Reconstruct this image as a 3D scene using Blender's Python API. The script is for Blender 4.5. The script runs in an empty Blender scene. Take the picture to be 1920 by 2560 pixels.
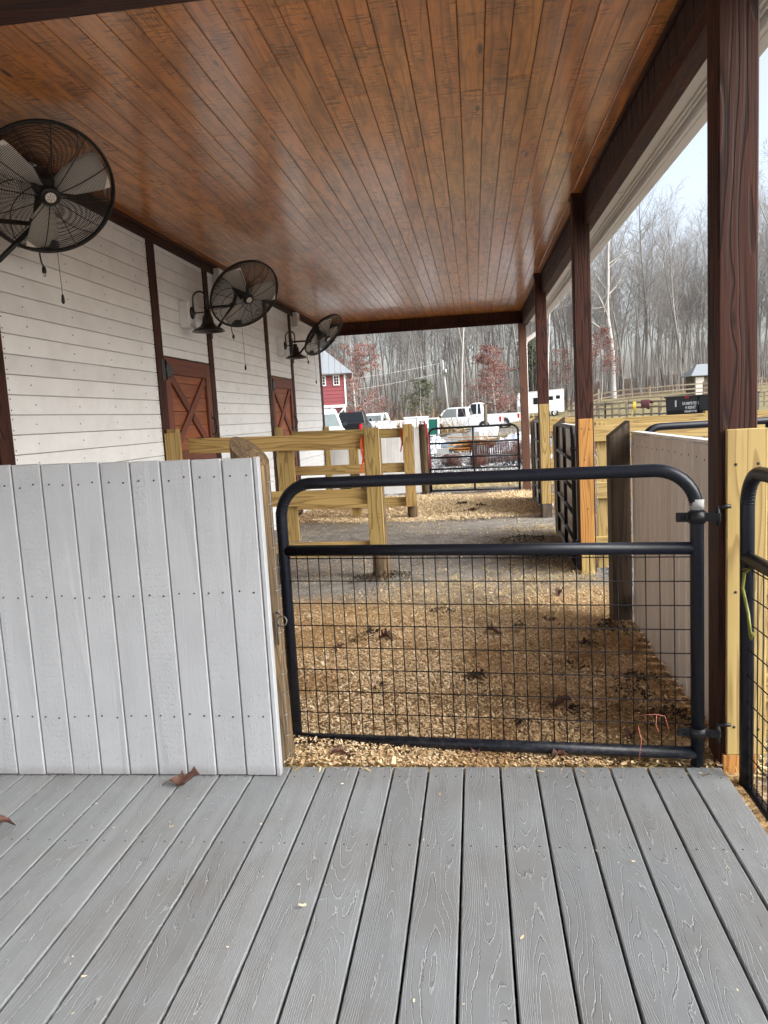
import bpy, math, random
import numpy as np
from mathutils import Vector, Matrix
random.seed(7)
rnd = random.random
PI = math.pi
S = bpy.context.scene
C = S.collection
V = Vector

# ------------------------------------------------------------------ nodes
class NT:
    def __init__(s, name, rough=.5, metal=0, coat=0, coatr=.2, spec=.5):
        s.m = bpy.data.materials.new(name); s.m.use_nodes = True
        s.t = s.m.node_tree; s.n = s.t.nodes; s.l = s.t.links
        s.b = s.n['Principled BSDF']
        s.b.inputs['Roughness'].default_value = rough
        s.b.inputs['Metallic'].default_value = metal
        s.b.inputs['Coat Weight'].default_value = coat
        s.b.inputs['Coat Roughness'].default_value = coatr
        s.b.inputs['Specular IOR Level'].default_value = spec
    def set(s, sock, v):
        if isinstance(v, bpy.types.NodeSocket): s.l.new(v, sock)
        elif isinstance(v, (tuple, list)) and len(v) == 3 and sock.type == 'RGBA': sock.default_value = (*v, 1)
        else: sock.default_value = v
    def math(s, op, a, b=0.0, c=0.0, clamp=False):
        n = s.n.new('ShaderNodeMath'); n.operation = op; n.use_clamp = clamp
        for i, x in enumerate((a, b, c)): s.set(n.inputs[i], x)
        return n.outputs[0]
    def vmul(s, v, k):
        n = s.n.new('ShaderNodeVectorMath'); n.operation = 'MULTIPLY'
        s.set(n.inputs[0], v); s.set(n.inputs[1], k); return n.outputs[0]
    def vadd(s, v, k):
        n = s.n.new('ShaderNodeVectorMath'); n.operation = 'ADD'
        s.set(n.inputs[0], v); s.set(n.inputs[1], k); return n.outputs[0]
    def comb(s, x, y, z):
        n = s.n.new('ShaderNodeCombineXYZ')
        for i, q in enumerate((x, y, z)): s.set(n.inputs[i], q)
        return n.outputs[0]
    def sep(s, v):
        n = s.n.new('ShaderNodeSeparateXYZ'); s.set(n.inputs[0], v); return n.outputs
    def noise(s, v, scale=5, detail=2, rough=.5, dist=0, col=False):
        n = s.n.new('ShaderNodeTexNoise'); s.set(n.inputs['Vector'], v)
        n.inputs['Scale'].default_value = scale; n.inputs['Detail'].default_value = detail
        n.inputs['Roughness'].default_value = rough; n.inputs['Distortion'].default_value = dist
        return n.outputs['Color' if col else 'Fac']
    def vor(s, v, scale=5, feat='F1', out='Distance', rand=1):
        n = s.n.new('ShaderNodeTexVoronoi'); n.feature = feat; s.set(n.inputs['Vector'], v)
        n.inputs['Scale'].default_value = scale; n.inputs['Randomness'].default_value = rand
        return n.outputs[out]
    def ramp(s, f, pts, inter='LINEAR'):
        n = s.n.new('ShaderNodeValToRGB'); r = n.color_ramp; r.interpolation = inter
        while len(r.elements) < len(pts): r.elements.new(.5)
        for e, (p, c) in zip(r.elements, pts):
            e.position = p; e.color = (*c, 1) if isinstance(c, (tuple, list)) else (c, c, c, 1)
        s.set(n.inputs[0], f); return n.outputs[0]
    def mix(s, f, a, b, mode='MIX'):
        n = s.n.new('ShaderNodeMix'); n.data_type = 'RGBA'; n.blend_type = mode
        s.set(n.inputs[0], f); s.set(n.inputs[6], a); s.set(n.inputs[7], b); return n.outputs[2]
    def attr(s, name, out='Vector'):
        n = s.n.new('ShaderNodeAttribute'); n.attribute_name = name; return n.outputs[out]
    def obj(s): return s.n.new('ShaderNodeTexCoord').outputs['Object']
    def pos(s): return s.n.new('ShaderNodeNewGeometry').outputs['Position']
    def bump(s, h, strength=.3, dist=.01):
        n = s.n.new('ShaderNodeBump'); s.set(n.inputs['Height'], h)
        n.inputs['Strength'].default_value = strength; n.inputs['Distance'].default_value = dist
        s.l.new(n.outputs[0], s.b.inputs['Normal'])
    def col(s, c): s.set(s.b.inputs['Base Color'], c)
    def rough(s, r): s.set(s.b.inputs['Roughness'], r)

MT = {}
def plain(name, c, rough=.5, metal=0, coat=0, var=.12, scale=9, bump=0, spec=.5, dust=0):
    k = NT(name, rough, metal, coat, spec=spec)
    n = k.noise(k.obj(), scale, 4, .6)
    k.col(k.mix(n, tuple(x*(1-var) for x in c), tuple(min(1, x*(1+var)) for x in c)))
    k.rough(k.math('ADD', k.math('MULTIPLY', k.noise(k.obj(), scale*3, 3), .2), rough-.1))
    if dust:   # dried mud and scuffs
        P = k.pos(); z = k.sep(P)[2]
        low = k.ramp(z, [(.0, 1.), (.35, .12)])
        sp = k.ramp(k.noise(P, 38, 5, .7), [(.48, 0.), (.62, 1.)])
        sc = k.ramp(k.noise(P, 210, 2, .6), [(.66, 0.), (.70, 1.)])
        f = k.math('ADD', k.math('MULTIPLY', k.math('MULTIPLY', low, sp), dust), k.math('MULTIPLY', sc, .22), clamp=True)
        k.col(k.mix(f, k.mix(n, tuple(x*(1-var) for x in c), tuple(min(1, x*(1+var)) for x in c)), (.20, .185, .165)))
    if bump: k.bump(k.noise(k.obj(), scale*6, 4), bump, .004)
    MT[name] = k.m; return k.m

def wood(name, c1, c2, cd, rough=.6, rings=9., ringw=.5, knots=.5, streak=.5, coat=0, coatr=.3, marks=0, ridv=.35, bump=.25, ringmix=.6, spec=.5, blotch=0):
    """c1 light, c2 second tone, cd dark grain line"""
    k = NT(name, rough, 0, coat, coatr, spec)
    g = k.attr('gc'); rid = k.attr('rid', 'Fac')
    gx, gy, gz = k.sep(g)
    # knots distort the grain
    kn = k.vor(k.vmul(g, (5.5, 1.3, 5.5)), 1.0)
    kd = k.math('SUBTRACT', 1, k.math('MULTIPLY', kn, 5.5), clamp=True)
    base = k.noise(k.vmul(g, (7, .55, 7)), 1.0, 2, .5)
    f = k.math('ADD', k.math('MULTIPLY', base, rings), k.math('MULTIPLY', kd, 1.6*knots))
    f = k.math('ADD', f, k.math('MULTIPLY', gx, 9.0))
    fr = k.math('FRACT', f)
    line = k.ramp(fr, [(0, 0.0), (.55, .15), (.86, 1.0), (.97, .6), (1, 0.0)])
    st = k.noise(k.vmul(g, (160, 3.0, 160)), 1.0, 3, .6)
    bl = k.noise(k.vmul(g, (9, 1.6, 9)), 1.0, 3, .6)
    c = k.mix(k.ramp(bl, [(.3, 0.), (.7, 1.)]), c1, c2)
    c = k.mix(k.math('MULTIPLY', line, ringmix), c, cd)
    c = k.mix(k.math('MULTIPLY', k.ramp(st, [(.35, 1.), (.65, 0.)]), streak*.45), c, cd)
    core = k.ramp(kn, [(0, 1.), (.05, 1.), (.085, 0.)])
    if knots: c = k.mix(k.math('MULTIPLY', core, .85*min(1, knots*1.5)), c, tuple(x*.35 for x in cd))
    if marks:
        w = k.vadd(g, k.vmul(k.noise(k.vmul(g, (30, 30, 30)), 1, 1, col=True), (.03, .012, .0)))
        mk = k.noise(k.vmul(w, (9, 62, 9)), 1.0, 2, .7)
        msk = k.ramp(k.noise(k.vmul(g, (9, 3.2, 9)), 1, 2), [(.44, 0.), (.56, 1.)])
        mk = k.math('MULTIPLY', k.ramp(mk, [(.53, 0.), (.60, 1.)]), msk)
        c = k.mix(k.math('MULTIPLY', mk, marks), c, tuple(x*.3 for x in cd))
    if blotch: c = k.mix(k.math('MULTIPLY', k.ramp(k.noise(k.vmul(g, (11, 3.2, 11)), 1, 4, .65), [(.44, 0.), (.68, 1.)]), blotch), c, tuple(x*1.3 for x in cd))
    v = k.math('ADD', 1-ridv/2, k.math('MULTIPLY', rid, ridv))
    hs = k.n.new('ShaderNodeHueSaturation'); k.set(hs.inputs['Value'], v)
    k.set(hs.inputs['Hue'], k.math('ADD', .496, k.math('MULTIPLY', k.math('FRACT', k.math('MULTIPLY', rid, 7.3)), .008)))
    k.set(hs.inputs['Color'], c); k.col(hs.outputs[0])
    k.rough(k.math('ADD', rough-.08, k.math('MULTIPLY', st, .18)))
    if bump: k.bump(k.math('SUBTRACT', k.math('MULTIPLY', st, .5), k.math('MULTIPLY', line, .6)), bump, .003)
    MT[name] = k.m; return k.m

wood('ceiling_pine', (.72, .27, .050), (.54, .185, .037), (.085, .028, .011), rough=.45, rings=6, knots=1.2, streak=.6, coat=.85, coatr=.18, marks=.6, ridv=.24, bump=.7, ringmix=.42, blotch=.5)
wood('dark_stain', (.088, .029, .018), (.050, .018, .012), (.010, .005, .005), rough=.6, rings=11, knots=.7, streak=.8, coat=0, spec=.2, ridv=.35, bump=.9, ringmix=.75)
wood('red_stain', (.13, .056, .030), (.09, .038, .021), (.045, .017, .010), rough=.55, rings=8, knots=.8, streak=.6, coat=.1, ridv=.3, bump=.5, ringmix=.5)
wood('door_frame_stain', (.20, .060, .032), (.135, .041, .023), (.045, .016, .010), rough=.6, rings=6, knots=.5, streak=.6, ridv=.25, bump=.4, ringmix=.4)
wood('door_panel_stain', (.36, .105, .036), (.25, .072, .027), (.10, .030, .012), rough=.5, rings=6, knots=.6, streak=.4, ridv=.4, bump=.4, ringmix=.35)
wood('treated_pine', (.46, .32, .115), (.37, .25, .082), (.155, .09, .026), rough=.65, rings=11, knots=1.1, streak=.4, ridv=.3, bump=.3, ringmix=.75)
wood('treated_pine_yellow', (.50, .37, .145), (.44, .315, .112), (.22, .135, .04), rough=.62, rings=11, knots=.6, streak=.4, ridv=.2, bump=.3, ringmix=.75)
wood('orange_pine', (.58, .29, .080), (.48, .22, .055), (.24, .085, .018), rough=.6, rings=12, knots=.9, streak=.35, ridv=.2, bump=.3, ringmix=.8)
wood('weathered_wood', (.19, .155, .115), (.13, .10, .07), (.05, .038, .026), rough=.8, rings=9, knots=.6, streak=.9, ridv=.5, bump=.8, ringmix=.5)
wood('round_post_wood', (.27, .165, .07), (.10, .068, .036), (.022, .015, .010), rough=.78, rings=14, knots=.9, streak=1.8, ridv=.3, bump=1., ringmix=.6)
wood('beam_stain', (.045, .020, .015), (.030, .014, .011), (.008, .005, .005), rough=.6, rings=9, knots=.5, streak=.8, spec=.25, ridv=.4, bump=.8, ringmix=.7)
wood('fence_grey_wood', (.40, .33, .25), (.30, .24, .175), (.12, .09, .06), rough=.8, rings=9, knots=.6, streak=.9, ridv=.6, bump=.5, ringmix=.5)
wood('dark_post_wood', (.12, .078, .045), (.065, .044, .028), (.010, .008, .007), rough=.75, rings=4, knots=.4, streak=1.0, ridv=.3, bump=1., ringmix=.4)

def painted(name, c, dirt=(.3, .27, .22), rough=.45, db=.12, pits=.0, bump=.25):
    k = NT(name, rough); g = k.attr('gc'); rid = k.attr('rid', 'Fac')
    st = k.noise(k.vmul(g, (110, 4, 110)), 1, 3, .6)
    n = k.noise(g, 3.5, 5, .65)
    cc = k.mix(k.math('MULTIPLY', k.ramp(n, [(.42, 0.), (.75, 1.)]), db), c, dirt)
    if pits:   # worn and splashed strip at the foot of the boards, thin run marks
        P = k.pos(); z = k.sep(P)[2]
        wear = k.ramp(k.math('ADD', z, k.math('MULTIPLY', k.noise(P, 14, 4, .6), .05)), [(.045, 1.), (.075, 0.)])
        spl = k.math('MULTIPLY', k.ramp(k.noise(P, 60, 4, .7), [(.60, 0.), (.66, 1.)]), k.ramp(z, [(.0, .8), (.45, 0.)]))
        cc = k.mix(k.math('MULTIPLY', wear, .6), cc, (.27, .26, .27))
        cc = k.mix(k.math('MULTIPLY', spl, .6), cc, (.25, .20, .15))
    v = k.math('ADD', .94, k.math('MULTIPLY', rid, .1))
    hs = k.n.new('ShaderNodeHueSaturation'); k.set(hs.inputs['Value'], v); k.set(hs.inputs['Color'], cc); k.col(hs.outputs[0])
    h = k.math('MULTIPLY', st, .35)
    if pits:  # roller pits printed in the boards
        pv = k.vor(k.vmul(g, (150, 42, 150)), 1, rand=.55)
        msk = k.ramp(k.noise(k.vadd(k.vmul(g, (5, .7, 5)), (3, 1, 2)), 1, 1), [(.47, 0.), (.55, 1.)])
        h = k.math('ADD', h, k.math('MULTIPLY', k.math('MULTIPLY', k.ramp(pv, [(.12, 0.), (.3, 1.)]), msk), pits))
        kn = k.ramp(k.noise(k.vmul(g, (14, 5, 14)), 1, 4, .7, 1.2), [(.45, 0.), (.5, 1.), (.55, 0.)])
        h = k.math('ADD', h, k.math('MULTIPLY', kn, .07))
    k.bump(h, bump, .004)
    MT[name] = k.m
painted('white_siding_paint', (.83, .855, .875), db=.18, rough=.45, bump=.2)
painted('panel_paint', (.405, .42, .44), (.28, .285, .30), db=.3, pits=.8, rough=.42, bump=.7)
painted('beige_paint', (.72, .67, .61), (.5, .42, .36), db=.25, rough=.55, bump=.3)
painted('white_trim_paint', (.72, .70, .67), rough=.4, db=.12, bump=.08)
painted('barn_red_paint', (.26, .055, .062), (.22, .05, .055), rough=.6, db=.3)

# composite decking: embossed wood grain
def deckmat():
    k = NT('composite_decking', .45, spec=.45)
    g = k.attr('gc'); rid = k.attr('rid', 'Fac')
    gx, gy, gz = k.sep(g)
    lx = k.sep(k.attr('lc'))[0]
    def field(dx, dy):
        gg = k.vadd(g, (dx, dy, 0))
        wob = k.noise(k.vmul(gg, (105, 38, 1)), 1, 2, .7)
        base = k.noise(k.vmul(gg, (11, 1.5, 1)), 1.0, 1, .4)
        e = k.math('MULTIPLY', k.math('POWER', k.math('ABSOLUTE', k.math('ADD', lx, dx)), 1.45), 330)
        f = k.math('ADD', k.math('MULTIPLY', base, 15), k.math('MULTIPLY', wob, .55))
        return k.math('ADD', f, e)
    f = field(0, 0); f1 = field(.0012, 0); f2 = field(0, .003)
    gx1 = k.math('DIVIDE', k.math('SUBTRACT', f1, f), .0012); gy1 = k.math('DIVIDE', k.math('SUBTRACT', f2, f), .003)
    gr_ = k.math('ADD', k.math('SQRT', k.math('ADD', k.math('MULTIPLY', gx1, gx1), k.math('MULTIPLY', gy1, gy1))), 40)
    fr = k.math('FRACT', f)
    dm = k.math('DIVIDE', k.math('ABSOLUTE', k.math('SUBTRACT', fr, .5)), gr_)
    th = k.noise(k.vmul(g, (30, 6, 1)), 1, 2)
    line = k.math('SUBTRACT', 1, k.math('DIVIDE', dm, k.math('ADD', .0004, k.math('MULTIPLY', th, .0012))), clamp=True)
    dm2 = k.math('DIVIDE', k.math('ABSOLUTE', k.math('SUBTRACT', fr, .40)), gr_)
    dark = k.math('SUBTRACT', 1, k.math('DIVIDE', dm2, .0012), clamp=True)
    blo = k.noise(g, 2.2, 5, .65); fine = k.noise(k.vmul(g, (1, .4, 1)), 260, 2)
    P = k.pos(); dirt = k.ramp(k.noise(P, 1.7, 5, .65), [(.42, 0.), (.72, 1.)])
    c = k.mix(blo, (.180, .193, .200), (.240, .254, .262))
    c = k.mix(k.math('MULTIPLY', dirt, .75), c, (.150, .138, .122))
    c = k.mix(k.math('MULTIPLY', fine, .25), c, (.16, .165, .17))
    c = k.mix(k.math('MULTIPLY', dark, .5), c, (.115, .12, .125))
    c = k.mix(k.math('MULTIPLY', line, .64), c, (.42, .44, .45))
    v = k.math('ADD', .93, k.math('MULTIPLY', rid, .14))
    hs = k.n.new('ShaderNodeHueSaturation'); k.set(hs.inputs['Value'], v); k.set(hs.inputs['Color'], c); k.col(hs.outputs[0])
    wet = k.ramp(k.noise(k.vadd(P, (2, 5, 0)), 1.3, 4, .6), [(.45, .5), (.62, .33)])
    k.rough(k.math('ADD', wet, k.math('MULTIPLY', line, .12)))
    k.bump(k.math('SUBTRACT', line, dark), .7, .0016)
    MT['composite_decking'] = k.m
deckmat()

# ground
def groundmat():
    k = NT('ground_surface', .8)
    P = k.pos(); x, y, z = k.sep(P)
    n1 = k.noise(P, .9, 5, .6); n2 = k.noise(P, 6, 5, .65); n3 = k.noise(P, 45, 3, .6)
    # packed grey stall floor
    mats = k.mix(k.ramp(n2, [(.3, 0.), (.7, 1.)]), (.165, .150, .130), (.32, .30, .265))
    fl = k.ramp(k.vor(k.vmul(P, (1, 1, .1)), 70), [(.08, 1.), (.16, 0.)])
    flm = k.ramp(k.noise(P, 3.2, 4), [(.45, 0.), (.62, 1.)])
    mats = k.mix(k.math('MULTIPLY', fl, flm), mats, (.42, .32, .17))
    # shavings base
    sv = k.vor(k.vmul(P, (1, 1, .1)), 85, out='Color')
    sh = k.mix(k.sep(sv)[0], (.22, .125, .045), (.55, .37, .17))
    # gravel
    gv = k.vor(k.vmul(P, (1, 1, .3)), 32, out='Color'); gd = k.vor(k.vmul(P, (1, 1, .3)), 32)
    gr = k.mix(k.sep(gv)[0], (.10, .10, .10), (.42, .41, .39))
    gr = k.mix(k.ramp(gd, [(.35, 0.), (.75, 1.)]), gr, (.06, .055, .05))
    gr = k.mix(k.math('MULTIPLY', k.ramp(n1, [(.45, 0.), (.6, 1.)]), .6), gr, (.26, .21, .16))
    # straw covered strip
    sn = k.noise(k.vmul(P, (9, 30, 1)), 1, 4, .7)
    stw = k.mix(k.ramp(sn, [(.3, 0.), (.7, 1.)]), (.22, .15, .06), (.62, .47, .22))
    # far grass
    gs = k.mix(k.ramp(k.noise(P, .35, 5, .7), [(.35, 0.), (.65, 1.)]), (.30, .245, .125), (.20, .175, .08))
    wig = k.math('MULTIPLY', k.math('SUBTRACT', k.noise(P, .8, 4), .5), 2.2)
    yy = k.math('ADD', y, wig)
    def step(v, a, b): return k.ramp(k.math('DIVIDE', k.math('SUBTRACT', v, a), b-a), [(0, 0.), (1, 1.)])
    porch = k.math('MULTIPLY', step(k.math('ADD', x, k.math('MULTIPLY', wig, .12)), 1.15, .95), step(y, 15.2, 14.6))
    s1 = step(k.math('ADD', yy, k.math('MULTIPLY', x, -.25)), 6.6, 5.6)
    s2 = k.math('MULTIPLY', step(yy, 10.6, 11.1), step(yy, 14.3, 13.8))
    inn = k.mix(k.math('MAXIMUM', s1, s2), mats, sh)
    xl = step(x, 5.5, 3.5)
    strw = k.math('MULTIPLY', k.math('MULTIPLY', step(yy, 15.0, 15.6), step(yy, 18.6, 17.6)), xl)
    out = k.mix(strw, gr, stw)
    dirtm = k.math('MULTIPLY', step(yy, 30, 34), step(yy, 30, 34))
    far = k.math('MAXIMUM', step(yy, 56, 64), k.math('MULTIPLY', step(y, 34, 44), step(x, 3.0, 5.5)))
    out = k.mix(far, out, gs)
    forest = step(y, 88, 92)
    out = k.mix(forest, out, (.13, .085, .05))
    c = k.mix(porch, out, inn)
    c = k.mix(k.math('MULTIPLY', n3, .35), c, k.mix(1.0, c, (.45, .42, .4), 'MULTIPLY'))
    # dark wet patches
    w1 = k.ramp(k.noise(k.vadd(P, (7, 3, 0)), .8, 4, .6), [(.5, 0.), (.6, 1.)])
    band = k.math('MULTIPLY', step(y, 13.2, 14.2), step(y, 16.2, 15.0))
    w2 = k.math('MULTIPLY', band, k.ramp(k.noise(P, 1.6, 4), [(.38, 0.), (.5, 1.)]))
    wet = k.math('MAXIMUM', k.math('MULTIPLY', w1, .35), w2)
    wet = k.math('MULTIPLY', wet, step(y, 60, 40))
    c = k.mix(k.math('MULTIPLY', wet, .65), c, (.045, .043, .042))
    k.col(c)
    k.rough(k.math('SUBTRACT', .85, k.math('MULTIPLY', w2, .78)))
    k.b.inputs['Specular IOR Level'].default_value = .35
    hh = k.math('ADD', k.math('MULTIPLY', gd, -.6), k.math('ADD', n3, k.math('MULTIPLY', n2, 1.5)))
    k.bump(k.math('MULTIPLY', hh, k.math('SUBTRACT', 1, w2)), .9, .02)
    MT['ground'] = k.m
groundmat()

def attrcol(name, pts, rough=.8, trans=0, spec=.3):
    k = NT(name, rough, spec=spec); r = k.attr('rid', 'Fac')
    k.col(k.ramp(r, pts)); MT[name] = k.m
attrcol('shaving', [(0, (.17, .085, .035)), (.15, (.42, .255, .12)), (.5, (.65, .455, .25)), (.8, (.76, .59, .37)), (1, (.84, .72, .51))], .75)
attrcol('shaving_pale', [(0, (.42, .28, .13)), (.5, (.72, .54, .30)), (1, (.86, .74, .52))], .75)
attrcol('straw', [(0, (.13, .085, .04)), (.4, (.42, .31, .13)), (1, (.70, .57, .30))], .7)
attrcol('manure', [(0, (.018, .012, .008)), (.6, (.045, .03, .018)), (1, (.12, .08, .04))], .9)
attrcol('bark', [(0, (.14, .13, .12)), (.45, (.29, .27, .25)), (.85, (.45, .43, .405)), (1, (.66, .64, .61))], .9)
attrcol('red_leaf', [(0, (.12, .050, .042)), (.6, (.24, .095, .078)), (1, (.40, .21, .17))], .8)
attrcol('pine_needle', [(0, (.05, .06, .03)), (.6, (.10, .115, .055)), (1, (.19, .20, .11))], .8)
attrcol('gravel_stone', [(0, (.07, .07, .07)), (.5, (.25, .245, .24)), (1, (.52, .51, .49))], .8)
attrcol('dry_brush', [(0, (.12, .08, .045)), (.6, (.30, .20, .10)), (1, (.46, .35, .18))], .9)

plain('gate_paint', (.006, .008, .014), .36, coat=0, var=.35, scale=14, bump=.05, spec=.3, dust=.12)
plain('gate_paint_black', (.008, .009, .012), .4, var=.35, scale=14, bump=.06, spec=.3, dust=.15)
plain('gate_paint_blue', (.030, .045, .065), .4, coat=.2, var=.3)
plain('wire_black', (.006, .007, .009), .5, 0, spec=.2)
plain('galvanised', (.38, .38, .38), .45, .8)
plain('dull_steel', (.12, .12, .12), .5, .7)
plain('fan_black', (.012, .012, .013), .35, .2)
plain('fan_blade', (.80, .77, .71), .45, .0, var=.15, scale=5)
plain('black_plastic', (.013, .013, .014), .4)
plain('lamp_black', (.008, .008, .009), .32, .2, coat=.3)
plain('nail_dark', (.02, .015, .012), .6)
plain('leaf_brown', (.105, .047, .030), .7, var=.5, scale=30, bump=.3)
plain('orange_strap', (.75, .13, .02), .5)
plain('twine_pink', (.70, .22, .16), .6)
plain('red_lead', (.35, .02, .03), .6)
plain('green_rubber', (.17, .18, .03), .45)
plain('roof_metal', (.27, .285, .30), .5, .1, var=.08)
plain('glass_dark', (.010, .012, .014), .12, 0, 0, spec=.4)
plain('glass_green', (.15, .18, .18), .08, 0, .3, var=.3, scale=2)
plain('car_white', (.74, .75, .76), .25, 0, .7, var=.03)
plain('car_black', (.010, .011, .013), .3, 0, .15, var=.1, spec=.3)
plain('tyre', (.02, .02, .02), .8)
plain('rim_metal', (.5, .5, .5), .3, .7)
plain('tail_red', (.5, .008, .012), .25)
plain('lamp_clear', (.6, .6, .6), .15)
plain('tarp_white', (.70, .72, .75), .4, var=.15, scale=3, bump=.3)
plain('tarp_black', (.015, .016, .018), .35, coat=.3, bump=.3)
plain('block_grey', (.33, .33, .32), .9, bump=.5)
plain('rust_wire', (.115, .045, .032), .8, .1, var=.4)
plain('green_sheet', (.012, .13, .095), .4)
plain('dumpster_black', (.016, .018, .022), .5, var=.5, scale=1.5)
plain('sign_white', (.8, .8, .8), .5, var=.03)
plain('red_paint', (.55, .01, .02), .5)
plain('concrete', (.30, .29, .28), .8, bump=.4)
plain('pipe_grey', (.27, .33, .38), .4)
plain('tack_red', (.16, .05, .055), .8)
plain('yellow_rope', (.75, .50, .03), .6)
plain('tub_blue_black', (.016, .022, .035), .3, coat=.3)
plain('brown_dark', (.06, .03, .022), .7)
plain('roof_under', (.02, .015, .012), .9)
plain('pole_grey', (.38, .37, .36), .85)

# ------------------------------------------------------------------ mesh builder
class MB:
    def __init__(s): s.v = []; s.f = []; s.gc = []; s.rid = []; s.lc = []; s.mi = []; s.sm = []
    def addv(s, p, g, r, l=(0, 0, 0)):
        s.v.append(tuple(p)); s.gc.append(tuple(g)); s.rid.append(r); s.lc.append(tuple(l)); return len(s.v)-1
    def face(s, idx, mi=0, sm=False): s.f.append(tuple(idx)); s.mi.append(mi); s.sm.append(sm)
    def box(s, lo, hi, ch=.003, mi=0, M=None, rid=None, along=None):
        """box between two corners with chamfered edges, grain along its longest side"""
        lo = V(lo); hi = V(hi); c = (lo+hi)/2; h = (hi-lo)/2
        d = [h.x, h.y, h.z]
        ax = along if along is not None else max(range(3), key=lambda i: d[i])
        oth = [i for i in range(3) if i != ax]; oth.sort(key=lambda i: -d[i])
        ch = min(ch, min(d)*.45)
        r = rnd() if rid is None else rid
        off = (rnd()*40, rnd()*40, rnd()*40)
        ids = {}
        for sx in (-1, 1):
            for sy in (-1, 1):
                for sz in (-1, 1):
                    for a in range(3):
                        q = [sx*(d[0]-ch), sy*(d[1]-ch), sz*(d[2]-ch)]
                        q[a] = (sx, sy, sz)[a]*d[a]
                        g = (q[oth[0]]+off[0], q[ax]+off[1], q[oth[1]]+off[2])
                        p = c+V(q)
                        if M is not None: p = M @ p
                        ids[(sx, sy, sz, a)] = s.addv(p, g, r, (q[oth[0]], q[ax], q[oth[1]]))
        fs = []
        for a in range(3):
            b, e = [(1, 2), (2, 0), (0, 1)][a]
            for sg in (-1, 1):
                quad = []
                for u, w in ((-1, -1), (1, -1), (1, 1), (-1, 1)):
                    k = [0, 0, 0]; k[a] = sg; k[b] = u; k[e] = w; quad.append(ids[(*k, a)])
                if sg < 0: quad.reverse()
                s.face(quad, mi)
            # edge chamfers along axis a
            for u in (-1, 1):
                for w in (-1, 1):
                    k0 = [0, 0, 0]; k1 = [0, 0, 0]
                    k0[a] = -1; k1[a] = 1; k0[b] = k1[b] = u; k0[e] = k1[e] = w
                    q = [ids[(*k0, b)], ids[(*k1, b)], ids[(*k1, e)], ids[(*k0, e)]]
                    if u*w > 0: q.reverse()
                    s.face(q, mi)
        for sx in (-1, 1):
            for sy in (-1, 1):
                for sz in (-1, 1):
                    q = [ids[(sx, sy, sz, 0)], ids[(sx, sy, sz, 1)], ids[(sx, sy, sz, 2)]]
                    if sx*sy*sz < 0: q.reverse()
                    s.face(q, mi)
        return s
    def board(s, a, b, w, t, up=(0, 0, 1), ch=.003, mi=0, rid=None):
        """a plank from a to b, width w across 'up', thickness t"""
        a = V(a); b = V(b); y = (b-a).normalized(); z = V(up); x = y.cross(z).normalized(); z = x.cross(y)
        M = Matrix((x, y, z)).transposed().to_4x4(); M.translation = (a+b)/2
        L = (b-a).length
        s.box((-t/2, -L/2, -w/2), (t/2, L/2, w/2), ch, mi, M, rid, along=1); return s
    def tube(s, pts, r, n=8, mi=0, cap=True, closed=False, sm=True, rid=None):
        pts = [V(p) for p in pts]; m = len(pts)
        rr = r if isinstance(r, (list, tuple)) else [r]*m
        rid = rnd() if rid is None else rid; off = (rnd()*20, rnd()*20, rnd()*20)
        rings = []; up = None; L = 0
        for i, p in enumerate(pts):
            if closed: t = (pts[(i+1) % m]-pts[i-1]).normalized()
            else: t = (pts[min(i+1, m-1)]-pts[max(i-1, 0)]).normalized()
            if up is None:
                up = V((0, 0, 1)) if abs(t.z) < .9 else V((1, 0, 0))
            x = t.cross(up).normalized(); up = x.cross(t).normalized()
            if i: L += (pts[i]-pts[i-1]).length
            ring = []
            for j in range(n):
                a = 2*PI*j/n
                q = p+(x*math.cos(a)+up*math.sin(a))*rr[i]
                ring.append(s.addv(q, (rr[i]*math.cos(a)+off[0], L+off[1], rr[i]*math.sin(a)+off[2]), rid))
            rings.append(ring)
        N = m if closed else m-1
        for i in range(N):
            A = rings[i]; B = rings[(i+1) % m]
            for j in range(n): s.face((A[j], B[j], B[(j+1) % n], A[(j+1) % n]), mi, sm)
        if cap and not closed:
            s.face(rings[0], mi); s.face(list(reversed(rings[-1])), mi)
        return s
    def lathe(s, prof, o=(0, 0, 0), ax=(0, 0, 1), n=24, mi=0, sm=True, cap=False):
        ax = V(ax).normalized(); o = V(o)
        u = ax.orthogonal().normalized(); w = ax.cross(u); rings = []; rid = rnd()
        for r, h in prof:
            rings.append([s.addv(o+ax*h+(u*math.cos(2*PI*j/n)+w*math.sin(2*PI*j/n))*r, (r*math.cos(2*PI*j/n), h, r*math.sin(2*PI*j/n)), rid) for j in range(n)])
        for A, B in zip(rings, rings[1:]):
            for j in range(n): s.face((A[j], A[(j+1) % n], B[(j+1) % n], B[j]), mi, sm)
        if cap: s.face(list(reversed(rings[0])), mi); s.face(rings[-1], mi)
        return s
    def poly(s, pts, mi=0, sm=False, rid=None):
        r = rnd() if rid is None else rid
        s.face([s.addv(p, V(p), r) for p in pts], mi, sm); return s
    def prism(s, pts, d, mi=0, rid=None):
        """polygon pts extruded by vector d"""
        d = V(d); r = rnd() if rid is None else rid; n = len(pts)
        A = [s.addv(p, V(p), r) for p in pts]; B = [s.addv(V(p)+d, V(p)+d, r) for p in pts]
        nrm = V((0, 0, 0))
        for i in range(n):
            nrm += V(pts[i]).cross(V(pts[(i+1) % n]))
        if nrm.dot(d) > 0: s.face(list(reversed(A)), mi); s.face(B, mi)
        else: s.face(A, mi); s.face(list(reversed(B)), mi)
        for i in range(n):
            q = (A[i], A[(i+1) % n], B[(i+1) % n], B[i])
            s.face(q if nrm.dot(d) > 0 else tuple(reversed(q)), mi)
        return s
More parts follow.
